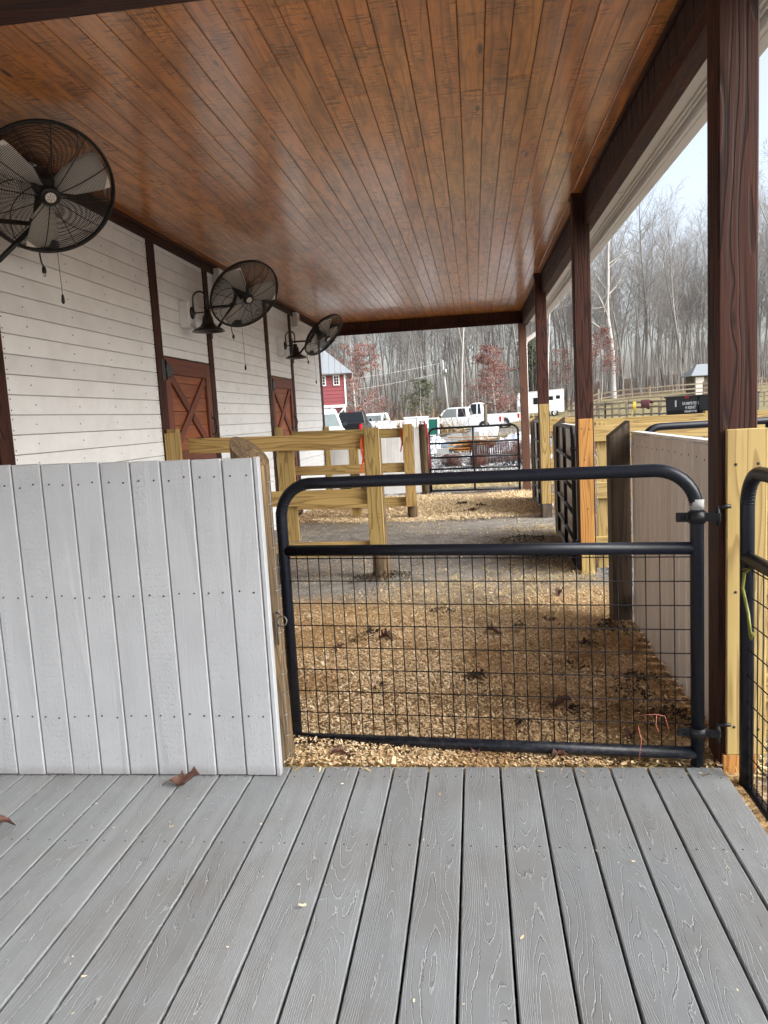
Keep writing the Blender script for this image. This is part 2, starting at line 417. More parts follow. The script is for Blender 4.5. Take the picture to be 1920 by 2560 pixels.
    def grid(s, pts, mi=0, sm=True, rid=None):
        r = rnd() if rid is None else rid
        ids = [[s.addv(p, V(p), r) for p in row] for row in pts]
        for i in range(len(ids)-1):
            for j in range(len(ids[0])-1):
                s.face((ids[i][j], ids[i][j+1], ids[i+1][j+1], ids[i+1][j]), mi, sm)
        return s
    def build(s, name, mats, parent=None, local=False):
        root = parent
        while root is not None and root.parent is not None: root = root.parent
        o = (0, 0, 0) if (root is None or local) else tuple(root.location)
        me = bpy.data.meshes.new(name)
        me.from_pydata([(p[0]-o[0], p[1]-o[1], p[2]-o[2]) for p in s.v], [], s.f)
        a = me.attributes.new('gc', 'FLOAT_VECTOR', 'POINT'); a.data.foreach_set('vector', [c for g in s.gc for c in g])
        a = me.attributes.new('lc', 'FLOAT_VECTOR', 'POINT'); a.data.foreach_set('vector', [c for g in s.lc for c in g])
        a = me.attributes.new('rid', 'FLOAT', 'POINT'); a.data.foreach_set('value', s.rid)
        me.polygons.foreach_set('material_index', s.mi); me.polygons.foreach_set('use_smooth', s.sm)
        for m in (mats if isinstance(mats, (list, tuple)) else [mats]): me.materials.append(MT[m])
        ob = bpy.data.objects.new(name, me); C.objects.link(ob)
        if parent is not None: ob.parent = parent
        return ob

def npmesh(name, verts, faces, rid, mat, smooth=False):
    """fast mesh from numpy arrays: verts (n,3), faces (m,k) and a value per vertex"""
    me = bpy.data.meshes.new(name); k = faces.shape[1]; m = len(faces)
    me.vertices.add(len(verts)); me.vertices.foreach_set('co', verts.astype(np.float32).ravel())
    me.loops.add(m*k); me.loops.foreach_set('vertex_index', faces.astype(np.int32).ravel())
    me.polygons.add(m); me.polygons.foreach_set('loop_start', np.arange(0, m*k, k, dtype=np.int32))
    me.polygons.foreach_set('loop_total', np.full(m, k, dtype=np.int32))
    me.update(calc_edges=True)
    a = me.attributes.new('rid', 'FLOAT', 'POINT'); a.data.foreach_set('value', rid.astype(np.float32))
    if smooth: me.polygons.foreach_set('use_smooth', np.ones(m, dtype=bool))
    for q in (mat if isinstance(mat, (list, tuple)) else [mat]): me.materials.append(MT[q])
    return me

def link(name, me, parent=None):
    o = bpy.data.objects.new(name, me); C.objects.link(o)
    if parent is not None: o.parent = parent
    return o
def tag(o, label, cat=None, group=None, kind=None):
    if label: o['label'] = label
    if cat: o['category'] = cat
    if group: o['group'] = group
    if kind: o['kind'] = kind
    return o
def thing(name, label, cat, loc=(0, 0, 0), group=None, rz=0):
    o = bpy.data.objects.new(name, None); C.objects.link(o); o.location = loc; o.rotation_euler.z = rz
    o.empty_display_size = .2
    return tag(o, label, cat, group)
def copy_tree(o, parent=None):
    c = o.copy(); C.objects.link(c); c.parent = parent
    for ch in o.children: copy_tree(ch, c)
    return c
def arc(c, a0, a1, r, u, w, n=8):
    c = V(c); u = V(u); w = V(w)
    return [c+(u*math.cos(a0+(a1-a0)*i/n)+w*math.sin(a0+(a1-a0)*i/n))*r for i in range(n+1)]

# ------------------------------------------------------------------ camera, world, sun
R = ((0.9915798709, 0.1172047180, -0.0550673558), (-0.0397960373, -0.1288624802, -0.9908636317), (-0.1232300086, 0.9847118946, -0.1231131582))
cam = bpy.data.cameras.new('camera'); co = bpy.data.objects.new('camera', cam); C.objects.link(co)
mw = Matrix(((R[0][0], -R[1][0], -R[2][0], 0), (R[0][1], -R[1][1], -R[2][1], 0), (R[0][2], -R[1][2], -R[2][2], 1.436), (0, 0, 0, 1)))
co.matrix_world = mw
cam.sensor_fit = 'VERTICAL'; cam.sensor_height = 24; cam.sensor_width = 18; cam.lens = 24*1896.46/2560
cam.clip_start = .05; cam.clip_end = 600
S.camera = co
S.render.resolution_x = 768; S.render.resolution_y = 1024

SUN_EL, SUN_AZ = math.radians(36), math.radians(112)   # azimuth clockwise from +Y
w = bpy.data.worlds.new('World'); S.world = w; w.use_nodes = True
wn = w.node_tree; bg = wn.nodes['Background']
sky = wn.nodes.new('ShaderNodeTexSky'); sky.sky_type = 'NISHITA'; sky.sun_disc = False
sky.sun_elevation = SUN_EL; sky.sun_rotation = SUN_AZ; sky.dust_density = 4; sky.air_density = 1.0; sky.ozone_density = 1
S.cycles.max_bounces = 7; S.cycles.diffuse_bounces = 4; S.cycles.glossy_bounces = 3
hs = wn.nodes.new('ShaderNodeHueSaturation'); hs.inputs['Saturation'].default_value = .52
wn.links.new(sky.outputs[0], hs.inputs['Color'])
wn.links.new(hs.outputs[0], bg.inputs[0])
bg.inputs[1].default_value = .125
sun = bpy.data.lights.new('sun', 'SUN'); sun.energy = 1.5; sun.angle = math.radians(50); sun.color = (.93, .975, 1)
so = bpy.data.objects.new('sun', sun); C.objects.link(so)
d = V((math.sin(SUN_AZ)*math.cos(SUN_EL), math.cos(SUN_AZ)*math.cos(SUN_EL), math.sin(SUN_EL)))
so.rotation_euler = d.to_track_quat('Z', 'Y').to_euler(); so.location = (10, -10, 20)
S.view_settings.view_transform = 'Standard'; S.view_settings.look = 'None'; S.view_settings.gamma = 1
S.view_settings.exposure = 1.5

# ------------------------------------------------------------------ ground
def ss(v, a, b):
    t = min(1, max(0, (v-a)/(b-a))); return t*t*(3-2*t)
def hz(x, y):
    P = [(-50, -.05), (18, -.05), (40, -.03), (54, .10), (75, .30), (90, .95), (115, 2.4), (150, 4.5), (600, 12)]
    z = P[-1][1]
    for (a, za), (b, zb) in zip(P, P[1:]):
        if y <= b: z = za+(zb-za)*max(0, (y-a)/(b-a)); break
    z += .34*ss(x, 3.5, 8)*ss(y, 26, 48)*(1-.6*ss(y, 60, 78))
    z += .035*min(40, max(0, x-9))*ss(y, 55, 85)+.9*ss(x, 9.5, 13)*ss(y, 60, 76)
    z += .28*math.exp(-((x-.4)/3.2)**2-((y-27)/4.0)**2)
    z += .22*math.exp(-((x+.6)/3.0)**2-((y-31)/3.0)**2)
    if y < 15 and x < 1.0: z = -.03
    if 1.0 <= x < 3 and y < 15: z = -.03-.05*(x-1)/2
    return z
xs = [-300, -120, -60, -30, -18, -12, -8, -5, -3.3, -3.28, -2.9, -2, -1, 0, .5, .90, .915, 1.0, 1.6, 2.2, 3, 4, 5, 6, 7, 8, 10, 12, 14, 17, 20, 24, 30, 40, 60, 120, 300]
ys = [-60, -20, -6, -2.6, -2.58, -1, 1, 2.93, 2.945, 3.4, 4, 5, 6, 8, 10, 12, 14, 15, 16, 17, 18, 19, 20, 21, 22, 23, 24, 25, 26, 27, 28, 29, 30, 31, 32, 34, 36, 38, 40, 44, 48, 52, 56, 60, 66, 72, 78, 84, 90, 96, 104, 115, 130, 150, 200, 300, 600]
g = MB(); rows = []
for y in ys:
    row = []
    for x in xs:
        z = hz(x, y)
        if -3.29 < x < .905 and -2.59 < y < 2.94: z = -.3
        row.append((x, y, z))
    rows.append(row)
g.grid(rows, sm=False)
tag(g.build('ground', 'ground'), 'bare yard ground of grey dirt, gravel and yellow straw', None, None, 'structure')

# ------------------------------------------------------------------ deck
dk = MB(); X0 = -.099-.1445*22
for i in range(29):
    x = X0+i*.1445
    dk.box((x+.0038, -2.5, -.026), (x+.1445-.0038, 2.965+.003*rnd(), 0.0), .0035, along=1)
for y in (-2.3, -1.1, 0, .75, 1.16, 1.57, 1.98, 2.39, 2.75): dk.box((-3.2, y-.02, -.2), (.9, y+.02, -.0275), mi=1)
for i in range(29):      # pairs of deck screws over the joists
    for y in (.75, 1.57, 2.39, 2.88):
        for q in (.03, .112):
            cx, cy = X0+i*.1445+q+.003*rnd(), y+.006*(rnd()-.5)
            dk.lathe([(.0, .0008), (.0032, .0008), (.0036, .0002)], (cx, cy, 0), n=7, mi=2)
tag(dk.build('deck', ['composite_decking', 'brown_dark', 'nail_dark']), 'grey composite deck of grooved boards', None, None, 'structure')

# ------------------------------------------------------------------ stable building with porch
WX = -2.8; CZ = 3.2
st = thing('stable_building', 'white board stable building with dark posts and pine porch ceiling', 'stable', (WX, 7, -.03))
def bxo(y): return -.008*(y-3)
# siding
doors = [(3.05, 4.2), (6.76, 7.99), (10.48, 11.73)]
sd = MB(); z = -.03
course = .1235; row = 0
nails = []
segs_full = [(-1.5, 2.9), (4.34, 6.6), (8.13, 10.32), (11.87, 13.96)]
while z < 3.2:
    z1 = min(z+course, 3.2)
    for a, b in segs_full+[(d0, d1) for d0, d1 in doors]:
        zz0 = z+.004
        if (a, b) in doors:
            if z1 < 2.14: continue
            zz0 = max(zz0, 2.114)
        sd.box((WX-.03, a, zz0), (WX+.002*rnd(), b, z1), .004, along=1)
        if (a, b) not in doors:
            n = 4 if b-a > 1.5 else 2
            for i in range(n):
                yy = a+(b-a)*(i+.5)/n+.05*(rnd()-.5); nails.append((yy, (z+z1)/2+.012*(rnd()-.5)))
            for yy in (a+.03, b-.03):
                nails.append((yy, z+.03)); nails.append((yy, z1-.025))
    z = z1; row += 1
for (yy, zz) in nails:
    sd.lathe([(.0, .0035), (.0042, .003), (.005, .001)], (WX, yy, zz), ax=(1, 0, 0), n=6, mi=1)
sd.box((WX-.06, -1.5, -.1), (WX-.033, 14.1, 3.3), mi=2)
sd.box((WX-4.5, 14.02, -.1), (WX-.061, 14.1, 3.3), mi=0)
wall = sd.build('siding', ['white_siding_paint', 'nail_dark', 'brown_dark'], st)
for a, b in [(2.9, 3.05), (4.2, 4.34), (6.6, 6.76), (7.99, 8.13), (10.32, 10.48), (11.73, 11.87), (13.96, 14.12)]:
    MB().box((WX-.03, a, -.03), (WX+.012, b, 3.17), .004).build('wall_post', 'dark_stain', st)
MB().box((WX-.02, -1.5, 3.172), (WX+.045, 14.1, 3.2), .003).box((WX-.02, -1.5, 3.10), (WX+.02, 14.1, 3.171), .003).build('ceiling_trim', 'dark_stain', st)
# doors
def door(y0, y1):
    r = MB(); r.box((WX-.0328, y0+.01, 0), (WX-.0329+.0006, y1-.01, 2.1), .0001)
    dr = r.build('stable_door', 'brown_dark', st)
    p = MB(); zz = 1.05
    for (za, zb) in ((1.1, 2.1), (.02, 1.05)):
        zz = za+.1
        while zz < zb-.08:
            p.box((WX-.0325, y0+.1, zz+.002), (WX-.020, y1-.1, min(zz+.135, zb-.05)-.002), .003); zz += .135
    p.build('door_boards', 'door_panel_stain', dr)
    f = MB(); x0, x1 = WX-.019, WX+.009
    for (za, zb) in ((1.1, 2.1), (.02, 1.05)):
        f.box((x0, y0+.012, za), (x1, y0+.135, zb), .003); f.box((x0, y1-.135, za), (x1, y1-.012, zb), .003)
        f.box((x0, y0+.137, zb-.15), (x1, y1-.137, zb), .003); f.box((x0, y0+.137, za), (x1, y1-.137, za+.13), .003)
        a = (WX-.009, y0+.165, za+.155); b = (WX-.009, y1-.165, zb-.175)
        f.board(a, b, .085, .02, up=V((0, -1, 1)), ch=.002)
        a2 = V((WX-.007, y0+.165, zb-.175)); b2 = V((WX-.007, y1-.165, za+.155)); m = (a2+b2)/2; dd = (b2-a2).normalized()
        f.board(a2, m-dd*.062, .085, .02, up=V((0, 1, 1)), ch=.002); f.board(m+dd*.062, b2, .085, .02, up=V((0, 1, 1)), ch=.002)
    f.build('door_frame', 'door_frame_stain', dr)
    for zc in (1.98, 1.22, .9, .15):
        h = MB(); y = y0+.02
        pts = [(0, -.055), (.05, -.055), (.075, -.075), (.09, -.045), (.125, -.06), (.13, -.03), (.175, -.028), (.165, -.01), (.215, 0), (.165, .01), (.175, .028), (.13, .03), (.125, .06), (.09, .045), (.075, .075), (.05, .055), (0, .055)]
        h.prism([(WX+.0095, y+a, zc+b) for a, b in pts], (.004, 0, 0))
        h.prism([(WX+.0125, y-.095, zc-.1), (WX+.0125, y-.005, zc-.085), (WX+.0125, y-.005, zc+.085), (WX+.0125, y-.095, zc+.1)], (.004, 0, 0))
        h.tube([(WX+.018, y-.002, zc-.09), (WX+.018, y-.002, zc+.09)], .008)
        h.build('hinge', 'lamp_black', dr)
    h = MB(); y = y1-.07
    h.tube(arc((WX+.012, y, 1.45), -PI/2, PI/2, .09, (.55, 0, 0), (0, 0, 1), 10), .008, 6)
    h.box((WX+.0095, y-.02, 1.52), (WX+.014, y+.02, 1.59), .001).box((WX+.0095, y-.02, 1.31), (WX+.014, y+.02, 1.38), .001)
    h.tube([(WX+.03, y, 1.5), (WX+.05, y+.02, 1.46), (WX+.04, y+.05, 1.5), (WX+.035, y+.09, 1.43)], .003, 5)
    h.build('door_handle', 'lamp_black', dr)
for a, b in doors: door(a, b)
# ceiling
ce = MB(); p = .1265; i = 0; x = -2.79
while x < .99:
    y = -1.5; first = True
    while y < 14.2:
        L = random.choice([2.44, 3.05, 3.66, 4.27, 4.88]); 
        if first: L *= rnd()*.8+.2; first = False
        y1 = min(y+L, 14.2)
        ce.box((x+.0015, y+.0008, 3.2), (min(x+p, 1.0)-.0015, y1-.0008, 3.215), .0034, along=1)
        for j in (0, 1):
            yy = y+.02 if j == 0 else y1-.02
            for q in (.03, .09): ce.lathe([(0, -.0006), (.0028, -.0006)], (x+q, yy, 3.2), n=6, mi=1)
        y = y1
    for yy in np.arange(-1.3, 14.1, .61):
        for q in (.028, .096):
            if rnd() < .8: ce.lathe([(0, -.0006), (.0028, -.0006)], (x+q+.004*rnd(), yy+.02*rnd(), 3.2), n=6, mi=1)
    x += p
ce.build('porch_ceiling', ['ceiling_pine', 'nail_dark'], st)
MB().box((-7.3, -1.5, 3.217), (1.30, 14.3, 3.30)).build('roof_deck', 'roof_under', st)
rf = MB(); rf.prism([(-7.5, -1.6, 5.9), (-7.5, -1.6, 5.95), (1.40, -1.6, 3.39), (1.40, -1.6, 3.34)], (0, 16.0, 0))
rf.build('roof', 'roof_metal', st)
# beam along the posts
def skew(mb, x0, x1, z0, z1, y0, y1, n=1, mi=0, gap=0):
    L = (y1-y0)/n
    for i in range(n):
        a, b = y0+i*L, y0+(i+1)*L-gap
        M = Matrix.Identity(4); ang = math.atan2(.008, 1)
        M = Matrix.Translation((bxo((a+b)/2), (a+b)/2, 0)) @ Matrix.Rotation(ang, 4, 'Z')
        mb.box((x0, -(b-a)/2, z0), (x1, (b-a)/2, z1), .003, mi, M)
bm = MB(); skew(bm, 1.0, 1.10, 2.945, 3.02, -1.5, 14.25, 4, gap=.003); skew(bm, 1.02, 1.10, 3.022, 3.21, -1.5, 14.25, 1)
bm.build('porch_beam', 'dark_stain', st)
fb = MB(); y = -1.5
while y < 14.05:
    fb.box((.998+bxo(y), y+.002, 3.018), (1.018+bxo(y), y+.134, 3.178), .004, along=2); y += .138
fb.build('beam_boards', 'beam_stain', st)
ct = MB(); skew(ct, .975, 1.0, 3.179, 3.199, -1.5, 14.1, 3, gap=.002); ct.build('edge_trim', 'dark_stain', st)
# soffit, fascia, gutter
so_ = MB(); skew(so_, 1.101, 1.275, 3.03, 3.045, -1.5, 14.4, 5, gap=.004); skew(so_, 1.276, 1.30, 2.975, 3.25, -1.5, 14.4, 2)
for y in (3.4, 6.2, 9.1, 12.): so_.box((1.103+bxo(y), y-.006, 3.024), (1.27+bxo(y), y+.03, 3.0299), .001)
skew(so_, 1.225, 1.24, 3.018, 3.0295, -1.5, 14.4, 2); skew(so_, 1.252, 1.268, 3.014, 3.0295, -1.5, 14.4, 2)
so_.build('soffit', 'white_trim_paint', st)
gu = MB()
A = []
prof = [(1.301, 3.14), (1.301, 3.0), (1.315, 2.985), (1.375, 2.985), (1.395, 3.01), (1.405, 3.05), (1.425, 3.075), (1.43, 3.13), (1.42, 3.14)]
for y in (-1.5, 14.4): A.append([(px+bxo(y), y, pz) for px, pz in prof])
gu.grid(A, sm=False)
gu.prism(A[1], (0, .004, 0))
for y in np.arange(-.8, 14, .8): gu.tube([(1.31+bxo(y), y, 3.12), (1.42+bxo(y), y, 3.12)], .004, 5)
gu.build('gutter', 'white_trim_paint', st)
ds = MB(); bx0 = 1.36+bxo(14.3)
pth = [(bx0, 14.3, 2.985), (bx0, 14.3, 2.93)]+[(bx0-.12+.12*math.cos(a), 14.3, 2.93-.12*math.sin(a)*1.0) for a in np.linspace(.15, 1.15, 9)]
e = V(pth[-1]); pth += [(.98, 14.27, e.z-.14)]
rr = [.042+(.004 if i % 2 else -.002) for i in range(len(pth))]
ds.tube(pth, rr, 10, sm=False)
ds.tube([(.98, 14.27, e.z-.14), (.965, 14.26, e.z-.22), (.962, 14.26, 2.0), (.962, 14.26, 0.1)], .036, 8, sm=False)
ds.build('downspout', 'white_trim_paint', st)
# end beam and near beam
eb = MB(); eb.box((-2.79, 14.105, 2.985), (1.0, 14.2, 3.199), .004)
x = -2.78
while x < .85: eb.box((x, 14.09, 3.05), (x+.13, 14.104, 3.19), .003, along=2); x += .134
eb.box((-2.79, 14.075, 2.975), (.9, 14.104, 3.045), .003); eb.build('end_beam', 'dark_stain', st)
MB().box((-2.79, 2.90, 3.10), (1.0, 3.115, 3.199), .004).build('cross_beam', 'dark_stain', st)
# posts
posts = [(.91, 3.0, 'p1'), (.878, 6.75, 'p2'), (.855, 10.4, 'p3'), (.835, 14.0, 'p4')]
for i, (x, y, _) in enumerate(posts):
    top = 3.199 if i < 3 else 2.974
    q = MB().box((x, y, -.1), (x+.14, y+.14, top), .006)
    if i < 3: q.box((x-.012, y-.012, top-.03), (x+.152, y+.152, top-.001), .003)
    po = q.build('porch_post', 'dark_stain' if i < 3 else 'red_stain', st)
    if i == 0:
        q = MB().box((x+.023, y-.022, .045), (x+.168, y-.001, 1.322), .003)
        for a, z in ((.965, 1.19), (1.045, 1.19), (.965, .70), (.96, .16), (1.05, .15)): q.lathe([(0, .003), (.0045, .002), (.006, 0)], (a, y-.022, z), ax=(0, -1, 0), n=8, mi=1)
        q.build('facing_board', ['treated_pine_yellow', 'nail_dark'], po)
        MB().box((x+.01, y-.0205, -.2), (x+.135, y-.001, .043), .002).build('facing_board', 'orange_pine', po)
    if i == 1:
        q = MB().box((x+.006, y-.022, .24), (x+.125, y-.001, 1.332), .003)
        for a, z in ((.91, 1.25), (.975, 1.24), (.93, .98), (.95, .55)): q.lathe([(0, .003), (.0045, .002), (.006, 0)], (a, y-.022, z), ax=(0, -1, 0), n=8, mi=1)
        q.build('facing_board', ['orange_pine', 'nail_dark'], po)
        MB().box((x+.01, y-.017, -.05), (x+.125, y-.001, .238), .003).build('facing_board', 'treated_pine_yellow', po)
    if i == 2:
        MB().box((x+.003, y-.022, .16), (x+.128, y-.001, 1.50), .003).build('facing_board', 'treated_pine', po)
        MB().box((x+.01, y-.017, -.05), (x+.125, y-.001, .158), .003).build('facing_board', 'weathered_wood', po)
# mounting blocks for lamps and fan sockets
for y in (7.25, 10.95):
    MB().box((WX+.003, y, 2.41), (WX+.095, y+.19, 2.66), .004).build('mounting_block', 'white_siding_paint', st)
for y in (4.75, 8.32, 12.02):
    b = MB().box((WX+.003, y, 2.94), (WX+.085, y+.19, 3.165), .004).build('mounting_block', 'white_siding_paint', st)
    s_ = MB().lathe([(0, .012), (.04, .012), (.05, 0)], (WX+.085, y+.095, 3.06), ax=(1, 0, 0), n=16)
    s_.lathe([(0, .016), (.02, .016), (.02, .011)], (WX+.085, y+.095, 3.06), ax=(1, 0, 0), n=12)
    s_.build('socket', 'white_trim_paint', b)

# ------------------------------------------------------------------ wall lamps
def lamp(y, label):
    x0 = WX+.096; zc = 2.555; xs_ = WX+.25; zr = 2.37
    t = thing('wall_lamp', label, 'lamp', (x0, y, zc), 'barn lamps on the white wall')
    MB().lathe([(0, .03), (.03, .028), (.045, .018), (.058, .012), (.06, 0)], (x0, y, zc), ax=(1, 0, 0), n=24).build('wall_plate', 'lamp_black', t)
    a = MB(); a.tube([(x0, y, zc), (xs_, y, zc)], .007, 8)
    a.tube([(x0+.018, y, zc+.02)]+[(x0+.018+.068*(1-math.cos(q)), y, zc+.13+.07*math.sin(q)) for q in np.linspace(0, PI, 12)]+[(xs_, y, zc+.03)], .009, 8)
    a.build('arm', 'lamp_black', t)
    s = MB(); s.lathe([(.012, .2), (.028, .2), (.03, .165), (.04, .16), (.04, .145), (.048, .14), (.052, .11), (.06, .075), (.085, .045), (.13, .025), (.158, .005), (.158, -.004), (.150, -.004), (.122, .018), (.08, .036), (.055, .066)], (xs_, y, zr), n=32)
    s.build('lamp_shade', 'lamp_black', t)
    MB().lathe([(0, .045), (.03, .05), (.034, .075), (.02, .11)], (xs_, y, zr-.02), n=16).build('bulb', 'sign_white', t)
lamp(7.35, 'black barn lamp above the nearer X braced door, larger of the two')
lamp(11.05, 'smaller looking black barn lamp farther down the white wall')

# ------------------------------------------------------------------ wall fans
def fan(cen, nrm, piv, wy, label, spin, chain, skipsock=False):
    cen = V(cen); n = V(nrm).normalized(); piv = V(piv)
    t = thing('wall_fan', label, 'fan', tuple(cen), 'cage fans on the white wall')
    u = n.cross(V((0, 0, 1))).normalized(); w_ = u.cross(n).normalized()   # w_ up
    def P(r, a, h): return cen+n*h+(u*math.cos(a)+w_*math.sin(a))*r
    Rr = .372
    def hf(r): return .085*(1-(r/Rr)**2.6)+.012
    def hb(r): return -.095*(1-(r/Rr)**4)-.012
    for nm, h, k in (('front_guard', hf, 1), ('rear_guard', hb, -1)):
        g = MB(); N = 40
        for i in range(N):
            r = .06+(Rr-.06)*i/N
            g.tube([P(r, 2*PI*j/60, h(r)) for j in range(60)],   .0016, 3, closed=True)
        for i in range(12 if k > 0 else 10):
            a0 = 2*PI*i/(12 if k > 0 else 10)
            g.tube([P(.05+(Rr-.05)*q/10, a0+(.0 if k > 0 else -.55*(q/10)**2), h(.05+(Rr-.05)*q/10)+.002*k) for q in range(11)], .003, 4)
        g.build(nm, 'fan_black', t)
    MB().tube([P(Rr+.004, 2*PI*j/72, .008) for j in range(72)], .010, 8, closed=True).tube([P(Rr+.002, 2*PI*j/72, -.012) for j in range(72)], .007, 6, closed=True).build('guard_rim', 'fan_black', t)
    hb_ = MB(); hb_.lathe([(0, .108), (.034, .108), (.052, .104), (.058, .094), (.056, .088)], cen, ax=n, n=28)
    hub = hb_.build('hub_cap', 'fan_black', t)
    b = MB(); b.lathe([(0, .0), (.028, .0), (.030, -.003)], cen+n*.112, ax=n, n=24)
    bd = b.build('badge', 'fan_blade', hub)
    em = MB()
    for i in range(6):
        a = 2*PI*i/6; em.tube([P(.006+.018*q/4, a+.5*q/4, .113) for q in range(5)], .0011, 4)
    em.build('emblem', 'fan_black', hub)
    bl = MB()
    for i in range(3):
        a0 = spin+2*PI*i/3; g2 = []
        for ri in range(7):
            r = .05+.30*ri/6; ww = (.10+.11*ri/6)*(1 if ri < 6 else .93)
            row = []
            for q in range(7):
                s_ = q/6-.5
                ang = a0+s_*ww/ r*1.0 if r > .12 else a0+s_*ww/.14
                row.append(P(r, ang, s_*.085+.012*math.cos(s_*PI)))
            g2.append(row)
        bl.grid(g2)
    bo = bl.build('blades', 'fan_blade', t)
    sm = bo.modifiers.new('thick', 'SOLIDIFY'); sm.thickness = .0025
    mo = MB(); mo.lathe([(0, .02), (.06, .02), (.066, 0), (.07, -.02), (.07, -.11), (.062, -.14), (.03, -.155), (0, -.155)], cen-n*.03, ax=n, n=26)
    mo.build('motor', 'black_plastic', t)
    br = MB(); back = cen-n*.17
    br.tube([back, back-n*.03-V((0, 0, .05)), (back+piv)/2-V((0, 0, .02)), piv], .02, 8)
    br.lathe([(0, -.03), (.03, -.03), (.03, .03), (0, .03)], piv, ax=u, n=14)
    br.tube([back-n*.02+u*.03, back-n*.04+u*.06+V((0, 0, -.03))], .012, 8)
    br.build('swivel_bracket', 'fan_black', t)
    ar = MB(); wz = piv.z
    ar.tube([(WX+.03, wy, wz), tuple(piv)], .014, 8)
    ar.tube([(WX+.03, wy, wz-.27), (WX+.10, wy, wz-.23), tuple(piv)], .016, 8)
    ar.box((WX+.031, wy-.03, wz-.33), (WX+.037, wy+.03, wz+.05), .001)
    ar.build('wall_arm', 'fan_black', t)
    low = P(Rr, -PI/2-.12, -.03); low.z -= .01
    sw = MB(); sw.box(tuple(low-V((.05, .03, .0))), tuple(low+V((.05, .03, .05))), .008); sw.build('switch_box', 'black_plastic', t)
    pc = MB(); x0, y0, z0 = low.x+.05, low.y-.01, low.z
    pc.tube([(x0, y0, z0), (x0+.004, y0, z0-chain)], .0016, 5)
    pc.lathe([(0, 0), (.006, -.004), (.010, -.03), (.011, -.045), (.006, -.058), (0, -.06)], (x0+.004, y0, z0-chain), n=10)
    pc.build('pull_cord', 'black_plastic', t)
    cd = MB(); cx = low-V((.06, 0, 0))
    cd.tube([cx+V((0, 0, .02)), cx+V((-.012, 0, -.02)), cx+V((-.006, 0, -.07)), cx+V((.006, 0, -.10))], .005, 6)
    cd.lathe([(0, 0), (.011, -.004), (.014, -.03), (.012, -.04), (0, -.042)], cx+V((.006, 0, -.095)), n=8)
    for q in (-.005, .005): cd.tube([cx+V((.006+q, 0, -.135)), cx+V((.008+q, 0, -.158))], .002, 4)
    cd.build('power_plug', 'black_plastic', t)
fan((-2.385, 4.30, 2.842), (.52, -.58, -.63), (-2.56, 4.45, 2.70), 4.27, 'large black cage fan nearest the camera, cut by the left edge of the photo', .55, .27)
fan((-2.30, 7.82, 2.775), (.567, -.516, -.641), (-2.50, 8.05, 2.71), 8.06, 'black cage fan above the nearer wall lamp, middle of the three fans', .80, .42)
fan((-2.245, 11.7, 2.745), (.69, -.25, -.67), (-2.50, 11.82, 2.685), 11.80, 'black cage fan seen nearly edge on at the far end of the white wall', .85, .40)

# ------------------------------------------------------------------ board panels
def nailrow(mb, x, y, z, ax, mi=1, k=1):
    mb.lathe([(0, .0022), (.0042*k, .0018), (.0052*k, 0)], (x, y, z), ax=ax, n=6, mi=mi)
t = thing('panel_fence', 'white painted vertical board panel standing on the grey deck', 'fence panel', (-1.9, 2.9, 0))
pn = MB(); x = -.868
k = 0
while x > -2.78:
    w_ = .1265; gap = .004
    dz = .012*(rnd()-.5)
    pn.box((max(x-w_, -2.79)+gap, 2.878+.003*rnd(), .002+.003*rnd()), (x, 2.90, 1.308+(-.868-x)*.024*.9+.002*rnd()), .0095, along=2)
    for zc in (1.24, .775, .262):
        for q in (.03, .092): nailrow(pn, x-q+.008*(rnd()-.5), 2.878, zc+.016*(rnd()-.5)+(.5 if False else 0), (0, -1, 0), k=.78)
    x -= w_; k += 1
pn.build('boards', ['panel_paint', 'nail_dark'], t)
ed = MB(); ed.box((-.864, 2.879, .0), (-.846, 2.918, 1.312), .003, along=2); ed.build('edge_strip', 'panel_paint', t)
rl = MB()
for z in (.2, .66, 1.18): rl.box((-2.79, 2.902, z), (-.866, 2.94, z+.09), .003)
rl.box((-.905, 2.9195, .02), (-.866, 2.935, 1.1), .002)
rl.build('rail', 'orange_pine', t)
t['label'] = 'white painted vertical board panel standing on the grey deck'

def round_post(x, y, z0, z1, r, mat, label, slope=(0, 0), n=20, group=None, name='round_post'):
    mb = MB(); rid = rnd(); off = rnd()*20
    H = 14; rings = []
    for i in range(H+1):
        f = i/H; ring = []
        for j in range(n):
            a = 2*PI*j/n; rr = r*(1+.035*math.sin(3*a+off)+.03*math.sin(off+5*f+2*a)+.012*math.sin(23*a))*(1.02-.04*f)
            zz = z0+(z1-z0)*f
            if i == H: zz = z1+slope[0]*math.cos(a)+slope[1]*math.sin(a)
            px, py = x+rr*math.cos(a)+.008*math.sin(3*f+off), y+rr*math.sin(a)
            ring.append(mb.addv((px, py, zz), (rr*math.cos(a)+off, zz+off, rr*math.sin(a)+off), rid))
        rings.append(ring)
    for A_, B_ in zip(rings, rings[1:]):
        for j in range(n): mb.face((A_[j], A_[(j+1) % n], B_[(j+1) % n], B_[j]), 0, True)
    mb.face(rings[-1])
    o = mb.build(name, mat)
    return tag(o, label, 'post', group)
hp = round_post(-.925, 3.06, -.1, 1.33, .078, 'round_post_wood', 'round weathered post with slanted top at the end of the white deck panel', (-.055, .03))
wr = MB()
prev = None
for i in range(14):
    z = 1.2-i*.09; wr.tube([(-.848, 3.0, z), (-.838, 3.02, z-.004+.01*rnd()), (-.834, 3.05, z)], .0014, 4)
wr.tube([(-.842, 3.012, 1.2-i*.09+.004*math.sin(i)) for i in range(15)], .0014, 4)
tag(wr.build('wire_mesh', 'galvanised', hp), None)
sn = MB(); sn.tube(arc((-.828, 3.0, .62), 0, 2*PI, .02, (1, 0, 0), (0, .3, 1), 14)[:-1], .0035, 6, closed=True)
